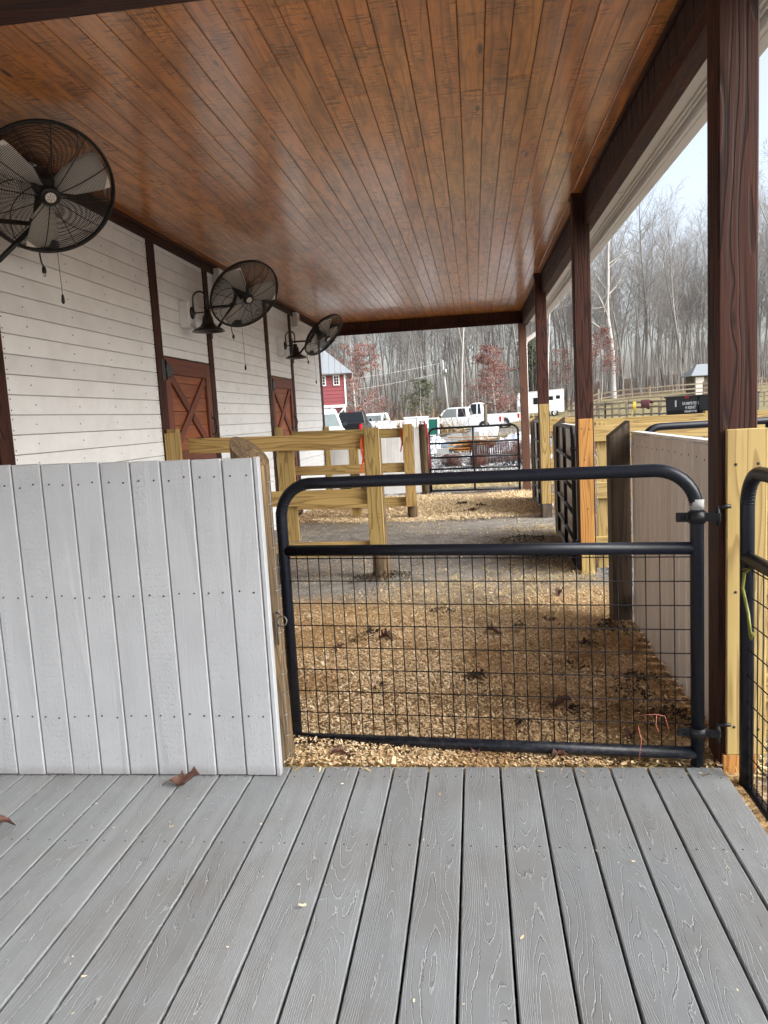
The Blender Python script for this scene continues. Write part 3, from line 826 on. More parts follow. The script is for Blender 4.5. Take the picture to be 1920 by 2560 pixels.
sn.tube([(-.845, 3.0, .62), (-.85, 3.0, .57), (-.85, 3.0, .52)], .004, 6); sn.tube([(-.85, 3.0, .66), (-.83, 3.0, .65)], .005, 6)
sn.build('snap_hook', 'dull_steel', hp)

# ------------------------------------------------------------------ tube gates
def mesh_gate(name, label, A, B, zb, zt, zm, r=.0255, mat='gate_paint', rc=.15, hinge=None, group=None):
    """A latch end, B hinge end (x,y); zb bottom z at (A,B), zt top at (A,B)"""
    A = V((A[0], A[1], 0)); B = V((B[0], B[1], 0)); d = (B-A).normalized(); L = (B-A).length
    def P(s_, z): return A+d*s_+V((0, 0, z))
    def zl(z, s_): return z[0]+(z[1]-z[0])*s_/L
    t = thing(name, label, 'gate', tuple(P(L, zb[1]-.03)), group)
    fr = MB()
    pts = [P(0, zb[0]-.005), P(0, zt[0]-rc)]
    pts += [P(rc*(1-math.cos(q)), zt[0]-rc+rc*math.sin(q)) for q in np.linspace(.15, PI/2, 9)]
    pts += [P(L-rc*(1-math.cos(q)), zt[1]-rc+rc*math.sin(q)) for q in np.linspace(PI/2, .15, 9)]
    pts += [P(L, zt[1]-rc), P(L, zb[1]-.05)]
    fr.tube(pts, r, 14)
    fr.tube([P(0, zb[0]), P(L, zb[1])], r*.98, 14)
    # crimp wrinkles inside the bends
    n_ = V((0, 0, 1))
    for end, sg in ((0, 1), (L, -1)):
        for q in np.linspace(.12, 1.35, 11):
            c = P(end+sg*(rc*(1-math.cos(q))), (zt[0] if end == 0 else zt[1])-rc+rc*math.sin(q))
            inn = (d*math.cos(q)*sg*1.0-n_*math.sin(q)).normalized()
            side = d.cross(n_)
            tt = inn.cross(side)
            fr.tube([c+(inn*math.cos(a)+side*math.sin(a))*(r*1.005) for a in np.linspace(-1.0, 1.0, 7)], .0022, 4)
    fr.build('frame', mat, t)
    MB().tube([P(r*.5, zm[0]), P(L-r*.5, zm[1])], r*.97, 14).build('middle_rail', mat, t)
    for s_ in (0, L):
        pass
    ms = MB(); x = .058
    while x < L-.03:
        ms.tube([P(x, zl(zb, x)+.015), P(x, zl(zm, x)-.015)], .0024, 5); x += .0525
    z = zm[0]-.035
    while z > zb[0]+.04:
        q = (z-zb[0])/(zm[0]-zb[0]); zB = zb[1]+q*(zm[1]-zb[1])
        yo = d.cross(V((0, 0, 1)))*.0046
        ms.tube([P(.02, z)+yo, P(L*.5, (z+zB)/2)+yo, P(L-.02, zB)+yo], .0024, 5); z -= .1016
    ms.build('wire_mesh', 'wire_black', t)
    if hinge:
        for z in hinge:
            h = MB(); h.lathe([(r+.0, -.022), (r+.006, -.022), (r+.006, .022), (r+.0, .022)], P(L, z), n=18)
            side = d.cross(V((0, 0, 1)))
            h.board(P(L-.075, z)-side*.0, P(L-.02, z), .036, .012); h.board(P(L+.025, z), P(L+.085, z), .034, .014)
            h.lathe([(0, .012), (.012, .012), (.012, -.012), (0, -.012)], P(L-.05, z)-side*.006, ax=side, n=6)
            h.tube([P(L+.075, z-.035), P(L+.075, z+.04)], .008, 8); h.tube([P(L+.075, z+.035), P(L+.12, z+.04)], .008, 8)
            h.build('hinge', 'gate_paint_black', t)
            if z == hinge[0]: MB().lathe([(r+.0006, -.02), (r+.0012, -.02), (r+.0012, .02), (r+.0006, .02)], P(L, z+.05), n=18).build('worn_band', 'block_grey', t)
    return t
ng = mesh_gate('mesh_gate', 'dark navy tube gate with wire mesh closing the aisle behind the deck', (-.868, 3.26), (.825, 2.985), (-.002, .05), (1.170, 1.178), (.872, .875), hinge=(.995, .135))
MB().box((-.902, 3.235, .72), (-.897, 3.262, .86), .001).build('latch_plate', 'galvanised', ng)
tw = MB(); tw.tube([(.60, 2.998, .16), (.61, 2.985, .10), (.60, 2.99, .02)], .0012, 4); tw.tube([(.60, 3.0, .20), (.66, 2.99, .21), (.70, 2.985, .205), (.715, 2.985, .15)], .0012, 4)
tw.tube([(.67, 2.985, .21), (.665, 2.98, .17), (.675, 2.98, .14)], .0012, 4)
tag(tw.build('baling_twine', 'twine_pink'), 'pink orange baling twine knotted on the gate mesh', 'twine')
rg = mesh_gate('mesh_gate', 'dark navy tube gate with wire mesh cut by the right edge beside the deck', (.975, 2.885), (.975, 1.05), (-.045, -.045), (1.172, 1.172), (.852, .852), rc=.13)
bt = MB(); bt.tube([(.955, 2.86, .815), (.958, 2.80, .828), (.957, 2.86, .80), (.955, 2.87, .74), (.957, 2.82, .66), (.957, 2.79, .57), (.957, 2.77, .60)], .0060, 8)
tag(bt.build('rubber_tie', 'green_rubber'), 'yellow green rubber tie hanging on the right hand gate', 'tie')

def bar_gate(label, A, B, zs, mat, r=.02, rc=.12, group='barred tube gates', stiles=(.5,), z0=0):
    A = V((A[0], A[1], 0)); B = V((B[0], B[1], 0)); d = (B-A).normalized(); L = (B-A).length
    def P(s_, z): return A+d*s_+V((0, 0, z))
    t = thing('bar_gate', label, 'gate', tuple(P(L, zs[-1])), group)
    zt = zs[0]; zb = zs[-1]
    pts = [P(0, zb-.02), P(0, zt-rc)]+[P(rc*(1-math.cos(q)), zt-rc+rc*math.sin(q)) for q in np.linspace(.2, PI/2, 7)]
    pts += [P(L-rc*(1-math.cos(q)), zt-rc+rc*math.sin(q)) for q in np.linspace(PI/2, .2, 7)]+[P(L, zt-rc), P(L, zb-.05)]
    MB().tube(pts, r, 12).build('frame', mat, t)
    for z in zs[1:]: MB().tube([P(0, z), P(L, z)], r*.9, 10).build('bar', mat, t)
    for q in stiles: MB().tube([P(L*q, zb), P(L*q, zt)], r*.92, 10).build('stile', mat, t)
    for z in (zs[1]+.1, zs[-2]):
        h = MB().lathe([(r, -.018), (r+.006, -.018), (r+.006, .018), (r, .018)], P(L, z), n=12)
        h.tube([P(L, z), P(L+.06, z)], .009, 6); h.build('hinge', 'gate_paint_black', t)
    return t
zsf = (1.185, .905, .64, .425, .215, .02)
bar_gate('black six bar tube gate closing the far end of the porch', (-.855, 14.2), (.775, 14.05), zsf, 'gate_paint_black')
bar_gate('black six bar tube gate folded back along the beige panel by the second post', (.925, 8.85), (.862, 6.95), (1.255, .965, .70, .475, .235, .02), 'gate_paint_black')
bar_gate('bluish black bar gate folded back behind the third porch post', (.94, 12.4), (.90, 10.62), (1.255, .965, .70, .475, .235, .02), 'gate_paint_blue')
bar_gate('black tube gate swung outward beyond the near beige panel', (2.9, 5.75), (1.13, 5.35), (1.272, .965, .70, .475, .235, .02), 'gate_paint', r=.0255)
round_post(-.957, 14.25, -.1, 1.28, .082, 'round_post_wood', 'round brown post at the end of the far white panel')
ld = MB(); ld.tube([(-1.02, 14.17, 1.22), (-1.0, 14.16, 1.33), (-.93, 14.15, 1.335), (-.885, 14.14, 1.2), (-.86, 14.12, .9), (-.855, 14.1, .45)], .012, 6)
ld.tube([(-.99, 14.17, 1.30), (-.93, 14.15, 1.31), (-.89, 14.13, 1.12), (-.87, 14.13, 1.0)], .012, 6)
tag(ld.build('lead_rope', 'red_lead'), 'dark red lead rope draped over the round post by the far gate', 'rope')

# far white panel
t = thing('panel_fence', 'white vertical board panel at the far end beside the round post', 'fence panel', (-1.9, 14.2, 0))
b = MB(); x = -1.04
while x > -2.78: b.box((max(x-.1265, -2.79)+.003, 14.20, -.0), (x, 14.22, 1.235), .004, along=2); x -= .1265
b.build('boards', 'white_siding_paint', t)
MB().box((-2.79, 14.222, 1.1), (-1.04, 14.26, 1.19)).box((-2.79, 14.222, .1), (-1.04, 14.26, .19)).build('rail', 'treated_pine', t)
t = thing('board_post', 'small greenish post stub against the wall corner post', 'post', (-2.72, 13.9, 0))
MB().box((-2.765, 13.86, -.05), (-2.68, 13.95, 1.33), .003).build('upright', 'treated_pine', t)
MB().box((-2.679, 13.87, 1.16), (-2.52, 13.93, 1.25), .003).build('cap_block', 'treated_pine', t)
tb = MB(); tb.lathe([(0, 0.01), (.2, .01), (.245, .04), (.27, .34), (.285, .35), (.275, .37), (.255, .36), (.235, .06), (0, .05)], (-2.15, 13.2, -.03), n=28)
tag(tb.build('feed_tub', 'tub_blue_black'), 'dark round feed tub by the far white panel', 'tub')

# beige panels on the right
def beige(y0, y1, x, label):
    t = thing('panel_fence', label, 'fence panel', (x, (y0+y1)/2, 0), 'beige board panels between the porch posts')
    b = MB(); y = y0
    while y < y1: b.box((x, y+.008, -.04), (x+.02, min(y+.1265, y1)-.006, 1.245+.003*rnd()), .006, along=2); y += .1265
    for yy in np.arange(y0+.06, y1, .1265): nailrow(b, x, yy, 1.17+.02*rnd(), (-1, 0, 0))
    b.build('boards', ['beige_paint', 'nail_dark'], t)
    MB().box((x+.0215, y0, 1.1), (x+.06, y1, 1.2), .003).box((x+.0215, y0, .1), (x+.06, y1, .2), .003).build('rail', 'treated_pine', t)
    MB().box((x-.001, y0, 1.2505), (x+.062, y1, 1.262), .002).build('cap_strip', 'white_trim_paint', t)
beige(3.16, 5.08, .995, 'beige vertical board panel just past the first porch post')
beige(6.92, 8.85, .955, 'beige board panel behind the folded black gate past the second post')
beige(10.56, 12.4, .945, 'beige board panel behind the third porch post')
def slant_post(x, y, label):
    t = MB(); w_ = .062
    t.prism([(x-w_, y-.05, -.1), (x+w_, y-.05, -.1), (x+w_, y-.05, 1.33), (x-w_, y-.05, 1.235)], (0, .16, 0))
    for i, v in enumerate(t.v): t.gc[i] = (v[0]*1.+3, v[2]+x*7, v[1]+1)
    return tag(t.build('square_post', 'dark_post_wood'), label, 'post', 'slant topped posts at the panel ends')
slant_post(.932, 5.14, 'dark brown post with slanted top at the end of the near beige panel')
slant_post(.965, 8.98, 'dark slant topped post at the end of the second beige panel')
slant_post(.955, 12.5, 'dark slant topped post at the end of the third beige panel')

# ------------------------------------------------------------------ treated wood fences inside
def stub(t, x0, x1, y, z0, z1, th=.04, mat='treated_pine', name='post'):
    return MB().box((x0, y, z0), (x1, y+th, z1), .003).build(name, mat, t)
t = thing('wood_fence', 'yellow green three rail fence nearest the gate with a wide end post', 'fence', (-1.9, 6.85, -.03), 'treated wood fences across the porch')
stub(t, -2.785, -2.645, 6.60, 0, 1.405)
MB().box((-2.78, 6.642, 0), (-2.69, 6.74, 1.44), .003).build('post', 'treated_pine', t)
q = MB().box((-.99, 6.745, .272), (-.855, 6.79, 1.352), .003)
for z in (1.28, .58, .545, .45):
    for x in (-.958, -.89): q.lathe([(0, .0022), (.0042, .0018), (.0052, 0)], (x, 6.745, z), ax=(0, -1, 0), n=6, mi=1)
q.build('post', ['treated_pine', 'nail_dark'], t)
MB().box((-1.805, 6.842, .335), (-1.665, 6.88, 1.185), .003).build('upright', 'treated_pine', t)
MB().board((-2.64, 6.815, 1.275), (-.992, 6.815, 1.235), .14, .038).build('rail', 'treated_pine', t)
MB().board((-2.64, 6.815, .75), (-.992, 6.815, .735), .142, .038).build('rail', 'treated_pine', t)
MB().board((-2.64, 6.815, .27), (-.992, 6.815, .252), .14, .038).build('rail', 'treated_pine', t)
rp = round_post(-.922, 6.87, -.12, 1.30, .076, 'round_post_wood', None, name='post'); rp.parent = t; rp.location = -V(t.location)
for k_ in list(rp.keys()):
    if k_ in ('label', 'category', 'group'): del rp[k_]
t = thing('wood_fence', 'yellow green three rail fence farther back, shorter looking, with a knotty end post', 'fence', (-1.9, 10.9, -.03), 'treated wood fences across the porch')
stub(t, -2.80+.035, -2.665, 10.36, 0, 1.385); 
stub(t, -1.024, -.882, 10.80, .148, 1.33, .045)
MB().box((-1.84, 10.942, .02), (-1.70, 10.98, 1.16), .003).build('upright', 'treated_pine', t)
for a, b_ in ((1.24, 1.21), (.728, .712), (.225, .215)):
    MB().board((-2.66, 10.9, a), (-1.026, 10.9, b_), .135, .038).build('rail', 'treated_pine', t)
rp = round_post(-.945, 10.93, -.12, 1.30, .072, 'round_post_wood', None, name='post'); rp.parent = t; rp.location = -V(t.location)
for k_ in list(rp.keys()):
    if k_ in ('label', 'category', 'group'): del rp[k_]
def strap(x, y, z, label, s_=1):
    m = MB(); pts = [(x, y, z), (x-.012, y-.01, z-.05), (x-.012, y-.012, z-.13), (x, y-.008, z-.19), (x+.012, y-.004, z-.13), (x+.004, y, z)]
    for q in range(2):
        o = .0
    for (a, b2) in zip(pts, pts[1:]): m.board(a, b2, .022, .0025, up=(1, 0, .01), ch=.0003)
    for (a, b2) in (((x, y-.008, z-.19), (x-.03, y-.012, z-.33)), ((x, y-.008, z-.19), (x+.018, y-.012, z-.27)), ((x+.018, y-.012, z-.27), (x+.012, y-.012, z-.46))): m.board(a, b2, .018*s_, .0025, up=(1, 0, .01), ch=.0003)
    tag(m.build('tie_strap', 'orange_strap'), label, 'strap', 'orange straps knotted on the fences')
strap(-1.005, 6.77, 1.285, 'orange strap knotted round the near fence beside its end post')
strap(-1.04, 10.86, 1.27, 'orange strap knotted round the farther fence beside its end post')

# ------------------------------------------------------------------ outside fences on the right
def outfence(y, x0, x1, label, mat='treated_pine'):
    t = thing('wood_fence', label, 'fence', ((x0+x1)/2, y, -.05), 'board fences outside the porch')
    for a, b_ in ((1.122, 1.262), (.61, .755), (.14, .262)):
        MB().box((x0, y-.02, a), (x1, y+.018, b_), .003).build('rail', mat, t)
    x = x0+.04
    while x < x1:
        MB().box((x, y+.0195, -.2), (x+.09, y+.11, 1.29), .003).build('post', mat, t); x += 2.0
    return t
outfence(6.97, 1.03, 7.1, 'three board fence running right from the second porch post', 'treated_pine_yellow')
outfence(10.62, 1.01, 7.1, 'three board fence running right from the third porch post', 'treated_pine')
outfence(14.2, 1.0, 2.1, 'three board fence running right from the last porch post', 'treated_pine_yellow')
f1 = outfence(3.3, 1.12, 5.2, 'three board fence outside the first porch post at the right edge', 'treated_pine_yellow')
m = MB()
for z in np.arange(.02, 1.1, .1): m.tube([(1.12, 3.27, z), (5.2, 3.27, z)], .0013, 4)
for x in np.arange(1.13, 5.2, .1): m.tube([(x, 3.268, .0), (x, 3.268, 1.1)], .0013, 4)
m.build('wire_mesh', 'galvanised', f1)
ch = MB(); z = 1.05
for i in range(16):
    c_ = V((1.028, 6.72, z-i*.034)); up_ = (0, 0, 1); s_ = (1, 0, 0) if i % 2 else (0, 1, 0)
    ch.tube([c_+V(s_)*.008*math.cos(a)+V(up_)*.021*math.sin(a) for a in np.linspace(0, 2*PI, 9)[:-1]], .0028, 4, closed=True)
tag(ch.build('chain', 'galvanised'), 'galvanised chain hanging on the side of the second porch post', 'chain')

# ------------------------------------------------------------------ loose bedding, straw, manure (nobody could count it)
rng = np.random.default_rng(5)
def vnoise(x, y, s, seed):
    r = np.random.default_rng(seed); T = r.random((64, 64))
    u = x*s; v = y*s; i = np.floor(u).astype(int); j = np.floor(v).astype(int)
    f = u-i; g_ = v-j; f = f*f*(3-2*f); g_ = g_*g_*(3-2*g_)
    a = T[i % 64, j % 64]; b = T[(i+1) % 64, j % 64]; c = T[i % 64, (j+1) % 64]; d_ = T[(i+1) % 64, (j+1) % 64]
    return (a*(1-f)+b*f)*(1-g_)+(c*(1-f)+d_*f)*g_
def chips(n, x0, x1, y0, y1, size, dens, zf, seed, asp=.55, tilt=.5, val=None):
    r = np.random.default_rng(seed)
    x = r.uniform(x0, x1, n); y = r.uniform(y0, y1, n)
    keep = r.random(n) < dens(x, y); x = x[keep]; y = y[keep]; m = len(x)
    s_ = size*np.exp(r.normal(0, .35, m)); a = r.uniform(0, 2*PI, m)
    t1 = r.normal(0, tilt, m); t2 = r.normal(0, tilt*.7, m)
    u = np.stack([np.cos(a), np.sin(a), t1], 1); w_ = np.stack([-np.sin(a), np.cos(a), t2], 1)
    z = zf(x, y)+r.uniform(.002, .012, m)+np.abs(t1)*s_*.45
    c = np.stack([x, y, z], 1); h = (s_*.5)[:, None]; k = (s_*asp*.5*r.uniform(.4, 1.2, m))[:, None]
    curl = np.zeros((m, 3)); curl[:, 2] = s_*r.uniform(-.1, .3, m)
    v = np.stack([c-u*h-w_*k+curl, c-w_*k, c+u*h-w_*k*.8+curl, c+u*h+w_*k*.7+curl, c+w_*k, c-u*h+w_*k+curl], 1).reshape(-1, 3)
    b = (np.arange(m)*6)[:, None]
    f = np.concatenate([b+np.array([[0, 1, 4, 5]]), b+np.array([[1, 2, 3, 4]])])
    rid = np.repeat(r.random(m) if val is None else val(x, y, r.random(m)), 6)
    return v, f, rid
def zn(x, y): return -.03+.035*vnoise(x, y, 1.6, 3)*np.clip((6.2-y)/1.5, 0, 1)+.012*vnoise(x, y, 6, 4)
def zf2(x, y): return -.03+.03*vnoise(x, y, 1.3, 9)
def patchy(x, y):
    e = np.clip((6.35-y-.35*(1-x)*.4+1.2*(vnoise(x, y, 1.4, 8)-.5))/.9, 0, 1)
    hole = np.clip((vnoise(x, y, 1.9, 12)-.18)*6, .25, 1)
    dk_ = 1-.85*np.clip((vnoise(x+9, y, 2.3, 21)-.60)*8, 0, 1)*np.clip((x-.1)*2, 0, 1)
    left = np.clip(.55+.5*(x+.9)+.4*(vnoise(x, y, 2.4, 31)-.3), .3, 1)
    return e*hole*dk_*left
v, f, r_ = chips(260000, -2.75, .99, 2.98, 6.7, .0098, patchy, zn, 1, tilt=.3, val=lambda x, y, q: (.2+.75*q)*(1-.45*np.clip((x+.1)*1.3, 0, 1)*np.clip((5.3-y)*1.5, 0, 1)*np.clip(vnoise(x, y, 1.7, 91)*1.8-.1, 0, 1))*(1-.55*np.clip((vnoise(x, y, 3.3, 93)-.62)*5, 0, 1))+.18*np.clip((vnoise(x+5, y, 1.2, 95)-.55)*4, 0, 1)*q)  # chips darker at right: damp bedding plus shade painted into their colour
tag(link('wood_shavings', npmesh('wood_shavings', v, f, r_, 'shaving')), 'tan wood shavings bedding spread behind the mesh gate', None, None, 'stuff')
def patch2(x, y):
    a = np.clip((y-10.55-.9*np.clip(-x-1.2, 0, 1)*0+1.0*(vnoise(x, y, 1.1, 18)-.5))/.35, 0, 1)*np.clip((14.0-y+.8*(vnoise(x, y, 1.5, 19)-.5))/.4, 0, 1)
    lf = np.clip((vnoise(x, y, .9, 40)-.30)*5, 0, 1); lf = np.where(x < -1.2, lf, 1)
    return a*lf*np.clip((1.0-x)*3+.3, .2, 1)
v, f, r_ = chips(90000, -2.78, 1.0, 10.2, 14.4, .0165, patch2, zf2, 2, tilt=.35, val=lambda x, y, q: .35+.65*q)
tag(link('wood_shavings', npmesh('wood_shavings', v, f, r_, 'shaving_pale')), 'pale wood shavings patch near the far black gate', None, None, 'stuff')
v, f, r_ = chips(22000, -2.75, 1.0, 5.8, 10.8, .011, lambda x, y: np.clip((vnoise(x, y, 1.7, 77)-.25)*1.6, .06, 1), lambda x, y: x*0-.034, 3, tilt=.25, val=lambda x, y, q: .3+.7*q)
tag(link('wood_shavings', npmesh('wood_shavings', v, f, r_, 'shaving')), 'sparse wood chips scattered over the grey stall floor', None, None, 'stuff')
# straw: long thin pieces
def strawmesh(n, x0, x1, y0, y1, L, W, dens, seed, zf, lo=0., hi=1.):
    return chips(n, x0, x1, y0, y1, L, dens, zf, seed, asp=W/L*1.6, tilt=.12, val=lambda x, y, q: lo+(hi-lo)*q)
parts_ = [strawmesh(2600, -2.7, 1.0, 5.3, 10.6, .075, .0035, lambda x, y: np.clip((vnoise(x, y, 1.0, 55)-.35)*2.5, .04, 1), 11, lambda x, y: x*0-.028),
          strawmesh(3000, .0, .99, 6.4, 9.6, .07, .0035, lambda x, y: np.clip(x*1.1, 0, 1), 12, lambda x, y: x*0-.022, 0, .8),
          strawmesh(1500, -1.0, 1.3, 2.9, 3.3, .06, .0035, lambda x, y: x*0+1, 13, lambda x, y: x*0-.028, 0, 1),
          strawmesh(5200, -3, 4, 15.0, 18.6, .12, .008, lambda x, y: x*0+1, 14, lambda x, y: x*0-.05, .4, 1),
          strawmesh(2500, .95, 3.2, .8, 6, .06, .004, lambda x, y: x*0+1, 15, lambda x, y: x*0-.045, 0, .7),
          strawmesh(900, -.9, .9, 5.2, 6.6, .075, .0022, lambda x, y: x*0+1, 16, lambda x, y: x*0-.016, .35, .85)]
off = 0; VV = []; FF = []; RR = []
for v, f, r_ in parts_: VV.append(v); FF.append(f+off); RR.append(r_); off += len(v)
tag(link('straw', npmesh('straw', np.concatenate(VV), np.concatenate(FF), np.concatenate(RR), 'straw')), 'loose yellow straw strewn over the floor and yard', None, None, 'stuff')
def clump(cx, cy, R_, n, seed, size=.013):
    n = int(n*1.25); size = min(size, .022)
    def dens(x, y): return np.clip(1.3-np.hypot(x-cx, (y-cy)*1.2)/R_, 0, 1)
    def zf(x, y): return -.03+.045*np.clip(1-np.hypot(x-cx, y-cy)/R_, 0, 1)
    return chips(n, cx-R_, cx+R_, cy-R_, cy+R_, size, dens, zf, seed, asp=.8, tilt=.5)
cl = [clump(-.86, 6.85, .22, 900, 61), clump(-1.05, 6.7, .14, 350, 62), clump(.80, 4.9, .3, 1300, 63), clump(.62, 4.55, .16, 500, 64), clump(.78, 4.0, .15, 500, 65), clump(.42, 3.55, .07, 200, 66), clump(.86, 3.5, .14, 400, 67),
      clump(.70, 7.6, .35, 1500, 68), clump(.5, 8.6, .3, 900, 69), clump(-.25, 12.2, .14, 200, 70, .04), clump(.05, 11.8, .1, 150, 71, .04), clump(-.1, 11.2, .12, 150, 72, .04), clump(-.93, 14.1, .2, 300, 73), clump(-.05, 4.05, .09, 260, 74), clump(.5, 4.2, .18, 400, 75), clump(-.55, 3.9, .07, 120, 76), clump(-.3, 5.5, .10, 160, 77), clump(.25, 5.0, .08, 130, 78), clump(.15, 3.4, .06, 90, 79), clump(-.75, 4.9, .16, 260, 80), clump(.72, 3.75, .2, 420, 85)]
off = 0; VV = []; FF = []; RR = []
for v, f, r_ in cl: VV.append(v); FF.append(f+off); RR.append(r_); off += len(v)
tag(link('manure_and_dirt', npmesh('manure_and_dirt', np.concatenate(VV), np.concatenate(FF), np.concatenate(RR), 'manure')), 'dark dirt and droppings scattered through the bedding', None, None, 'stuff')
# gravel stones near the right side
def stones(n, x0, x1, y0, y1, s0, seed):
    r = np.random.default_rng(seed); m = n
    x = r.uniform(x0, x1, m); y = r.uniform(y0, y1, m); s_ = s0*np.exp(r.normal(0, .35, m))
    base = np.array([[1, 0, 0], [-1, 0, 0], [0, 1, 0], [0, -1, 0], [0, 0, .7], [0, 0, -.7]], float)
    a = r.uniform(0, 2*PI, m); ca, sa = np.cos(a), np.sin(a)
    b = base[None]*(1+r.uniform(-.3, .3, (m, 6, 1)))*s_[:, None, None]
    X = b[..., 0]*ca[:, None]-b[..., 1]*sa[:, None]; Y = b[..., 0]*sa[:, None]+b[..., 1]*ca[:, None]
    z = np.array([hz(p, q) for p, q in zip(x, y)])
    v = np.stack([X+x[:, None], Y+y[:, None], b[..., 2]+(z+s_*.2)[:, None]], -1).reshape(-1, 3)
    T = np.array([[0, 2, 4], [2, 1, 4], [1, 3, 4], [3, 0, 4], [2, 0, 5], [1, 2, 5], [3, 1, 5], [0, 3, 5]])
    f = (np.arange(m)*6)[:, None, None]+T[None]
    return v, f.reshape(-1, 3), np.repeat(r.random(m), 6)
gs_ = [stones(9000, 1.15, 4.2, 1.0, 7.2, .011, 81), stones(9000, 1.1, 4.0, 7.2, 14, .014, 82), stones(12000, -5, 6, 17.8, 26, .026, 83)]
off = 0; VV = []; FF = []; RR = []
for v, f, r_ in gs_: VV.append(v); FF.append(f+off); RR.append(r_); off += len(v)
tag(link('gravel', npmesh('gravel', np.concatenate(VV), np.concatenate(FF), np.concatenate(RR), 'gravel_stone')), 'grey gravel stones outside the porch', None, None, 'stuff')
# crumbs on the deck
v, f, r_ = chips(80, -1.9, .9, 1.0, 2.95, .008, lambda x, y: x*0+1, lambda x, y: x*0+.001, 91, tilt=.15, val=lambda x, y, q: .6+.4*q)
tag(link('wood_crumbs', npmesh('wood_crumbs', v, f, r_, 'shaving')), 'pale wood crumbs scattered on the deck boards', None, None, 'stuff')

# ------------------------------------------------------------------ dead leaves
def leaf(x, y, z, s_, rz, label, seed, curl=.35, group='dead brown leaves'):
    r = random.Random(seed); m = MB()
    prof = [(0, .02), (.08, .10), (.16, .28), (.24, .16), (.34, .38), (.44, .2), (.54, .36), (.66, .18), (.78, .24), (.9, .1), (1, .01)]
    rows = []
    for u_, w_ in prof:
        row = []
        for q in range(-3, 4):
            t_ = q/3; ww = w_*(1+.25*(r.random()-.5))
            zz = curl*s_*(abs(t_)**1.3*w_*2.4)*(.4+.9*r.random())+curl*s_*.4*math.sin(u_*5+seed)+.07*s_*r.random()
            row.append((s_*(u_-.5), s_*ww*t_*(1-.2*abs(t_)), zz+.004))
        rows.append(row)
    zmin = min(p[2] for row in rows for p in row)
    rows = [[(p[0], p[1], p[2]-zmin+.001) for p in row] for row in rows]
    m.grid(rows); m.tube([(-s_*.5, 0, rows[0][3][2]), (-s_*.62, .01*s_, .006+rows[0][3][2]*.5), (-s_*.75, -.02*s_, .003)], .0016*s_/.1, 5)
    o = m.build('dead_leaf', 'leaf_brown'); o.location = (x, y, z); o.rotation_euler.z = rz
    mo = o.modifiers.new('t', 'SOLIDIFY'); mo.thickness = .0006
    return tag(o, label, 'leaf', group)
leaf(-1.225, 2.80, 0, .125, .1, 'crumpled brown leaf on the deck at the foot of the white panel', 3, .38)
leaf(-1.79, 2.42, 0, .12, .9, 'crumpled brown leaf on the deck at the left edge', 5, .4)
for i, (x, y, s_, lb) in enumerate([(-.62, 3.07, .11, 'reddish leaf lying between the deck and the gate at its latch end'), (-.05, 3.12, .09, 'dark leaf under the bottom rail near the middle of the gate'),
        (-.62, 4.75, .13, 'curled leaf standing in the shavings behind the left part of the gate'), (.08, 4.85, .13, 'curled leaf in the shavings behind the middle of the gate'), (-.92, 4.6, .10, 'small leaf beside the left upright of the gate'),
        (.45, 5.15, .10, 'leaf on pale shavings well behind the gate, right of middle'), (.35, 3.62, .13, 'flat brown leaf on the shavings behind the lower right gate'), (.30, 3.05, .10, 'long brown leaf on the straw right of the gate middle'),
        (.62, 3.25, .09, 'dark curled leaf near the lower hinge of the gate'), (.60, 5.9, .12, 'reddish leaf on the grey floor far behind the gate')]):
    leaf(x, y, -.015, s_, rnd()*6, lb, 10+i, .4)
for i, (x, y, lb) in enumerate([(1.12, 2.35, 'red brown leaf under the right hand gate, nearer the fence'), (1.10, 2.05, 'red brown leaf under the right hand gate, nearer the camera')]):
    leaf(x, y, -.055, .13, i*2, lb, 40+i, .3)

# ------------------------------------------------------------------ yard clutter behind the far gate
def coil_roll(c, r, L, ang, name, label, n=26, rows=10, seed=1):
    """roll of rusty wire mesh lying on the ground"""
    rr = random.Random(seed); m = MB(); c = V(c); ax = V((math.cos(ang), math.sin(ang), 0)); s_ = V((-math.sin(ang), math.cos(ang), 0)); up = V((0, 0, 1))
    for i in range(rows):
        h = L*(i/(rows-1)-.5)
        turns = 5; pts = []
        for q in range(turns*n):
            a = 2*PI*q/n; rad = r*(1-.62*q/(turns*n))*(1+.04*math.sin(a*3+i))
            pts.append(c+ax*(h+.015*math.sin(a+i))+s_*rad*math.cos(a)+up*(rad*math.sin(a)+r))
        m.tube(pts, .0032, 3)
    for q in range(0, n*3, 1):
        a = 2*PI*q/n; rad = r*(1-.62*q/(5*n))
        m.tube([c+ax*(-L/2)+s_*rad*math.cos(a)+up*(rad*math.sin(a)+r), c+ax*(L/2)+s_*rad*math.cos(a)+up*(rad*math.sin(a)+r)], .0026, 3)
    return tag(m.build(name, 'rust_wire'), label, 'wire roll', 'rusty mesh rolls on the gravel')
coil_roll((.62, 21.6, hz(0, 21.5)), .33, 1.5, .12, 'wire_roll', 'largest rusty wire mesh roll lying behind the middle of the far gate', rows=26, n=30)
coil_roll((.05, 20.7, hz(0, 20.7)), .17, .5, 1.0, 'wire_roll', 'tight rusty wire roll seen end on in front of the largest roll', rows=16, n=18, seed=4)
coil_roll((-.68, 21.2, hz(0, 21.2)), .17, .55, -.7, 'wire_roll', 'small rusty wire coil lying apart on the left of the gravel', rows=14, n=20, seed=7)
coil_roll((1.55, 22.2, hz(1, 22.2)), .24, 1.0, .3, 'wire_roll', 'rusty wire roll lying at the right behind the porch posts', rows=16, n=22, seed=9)

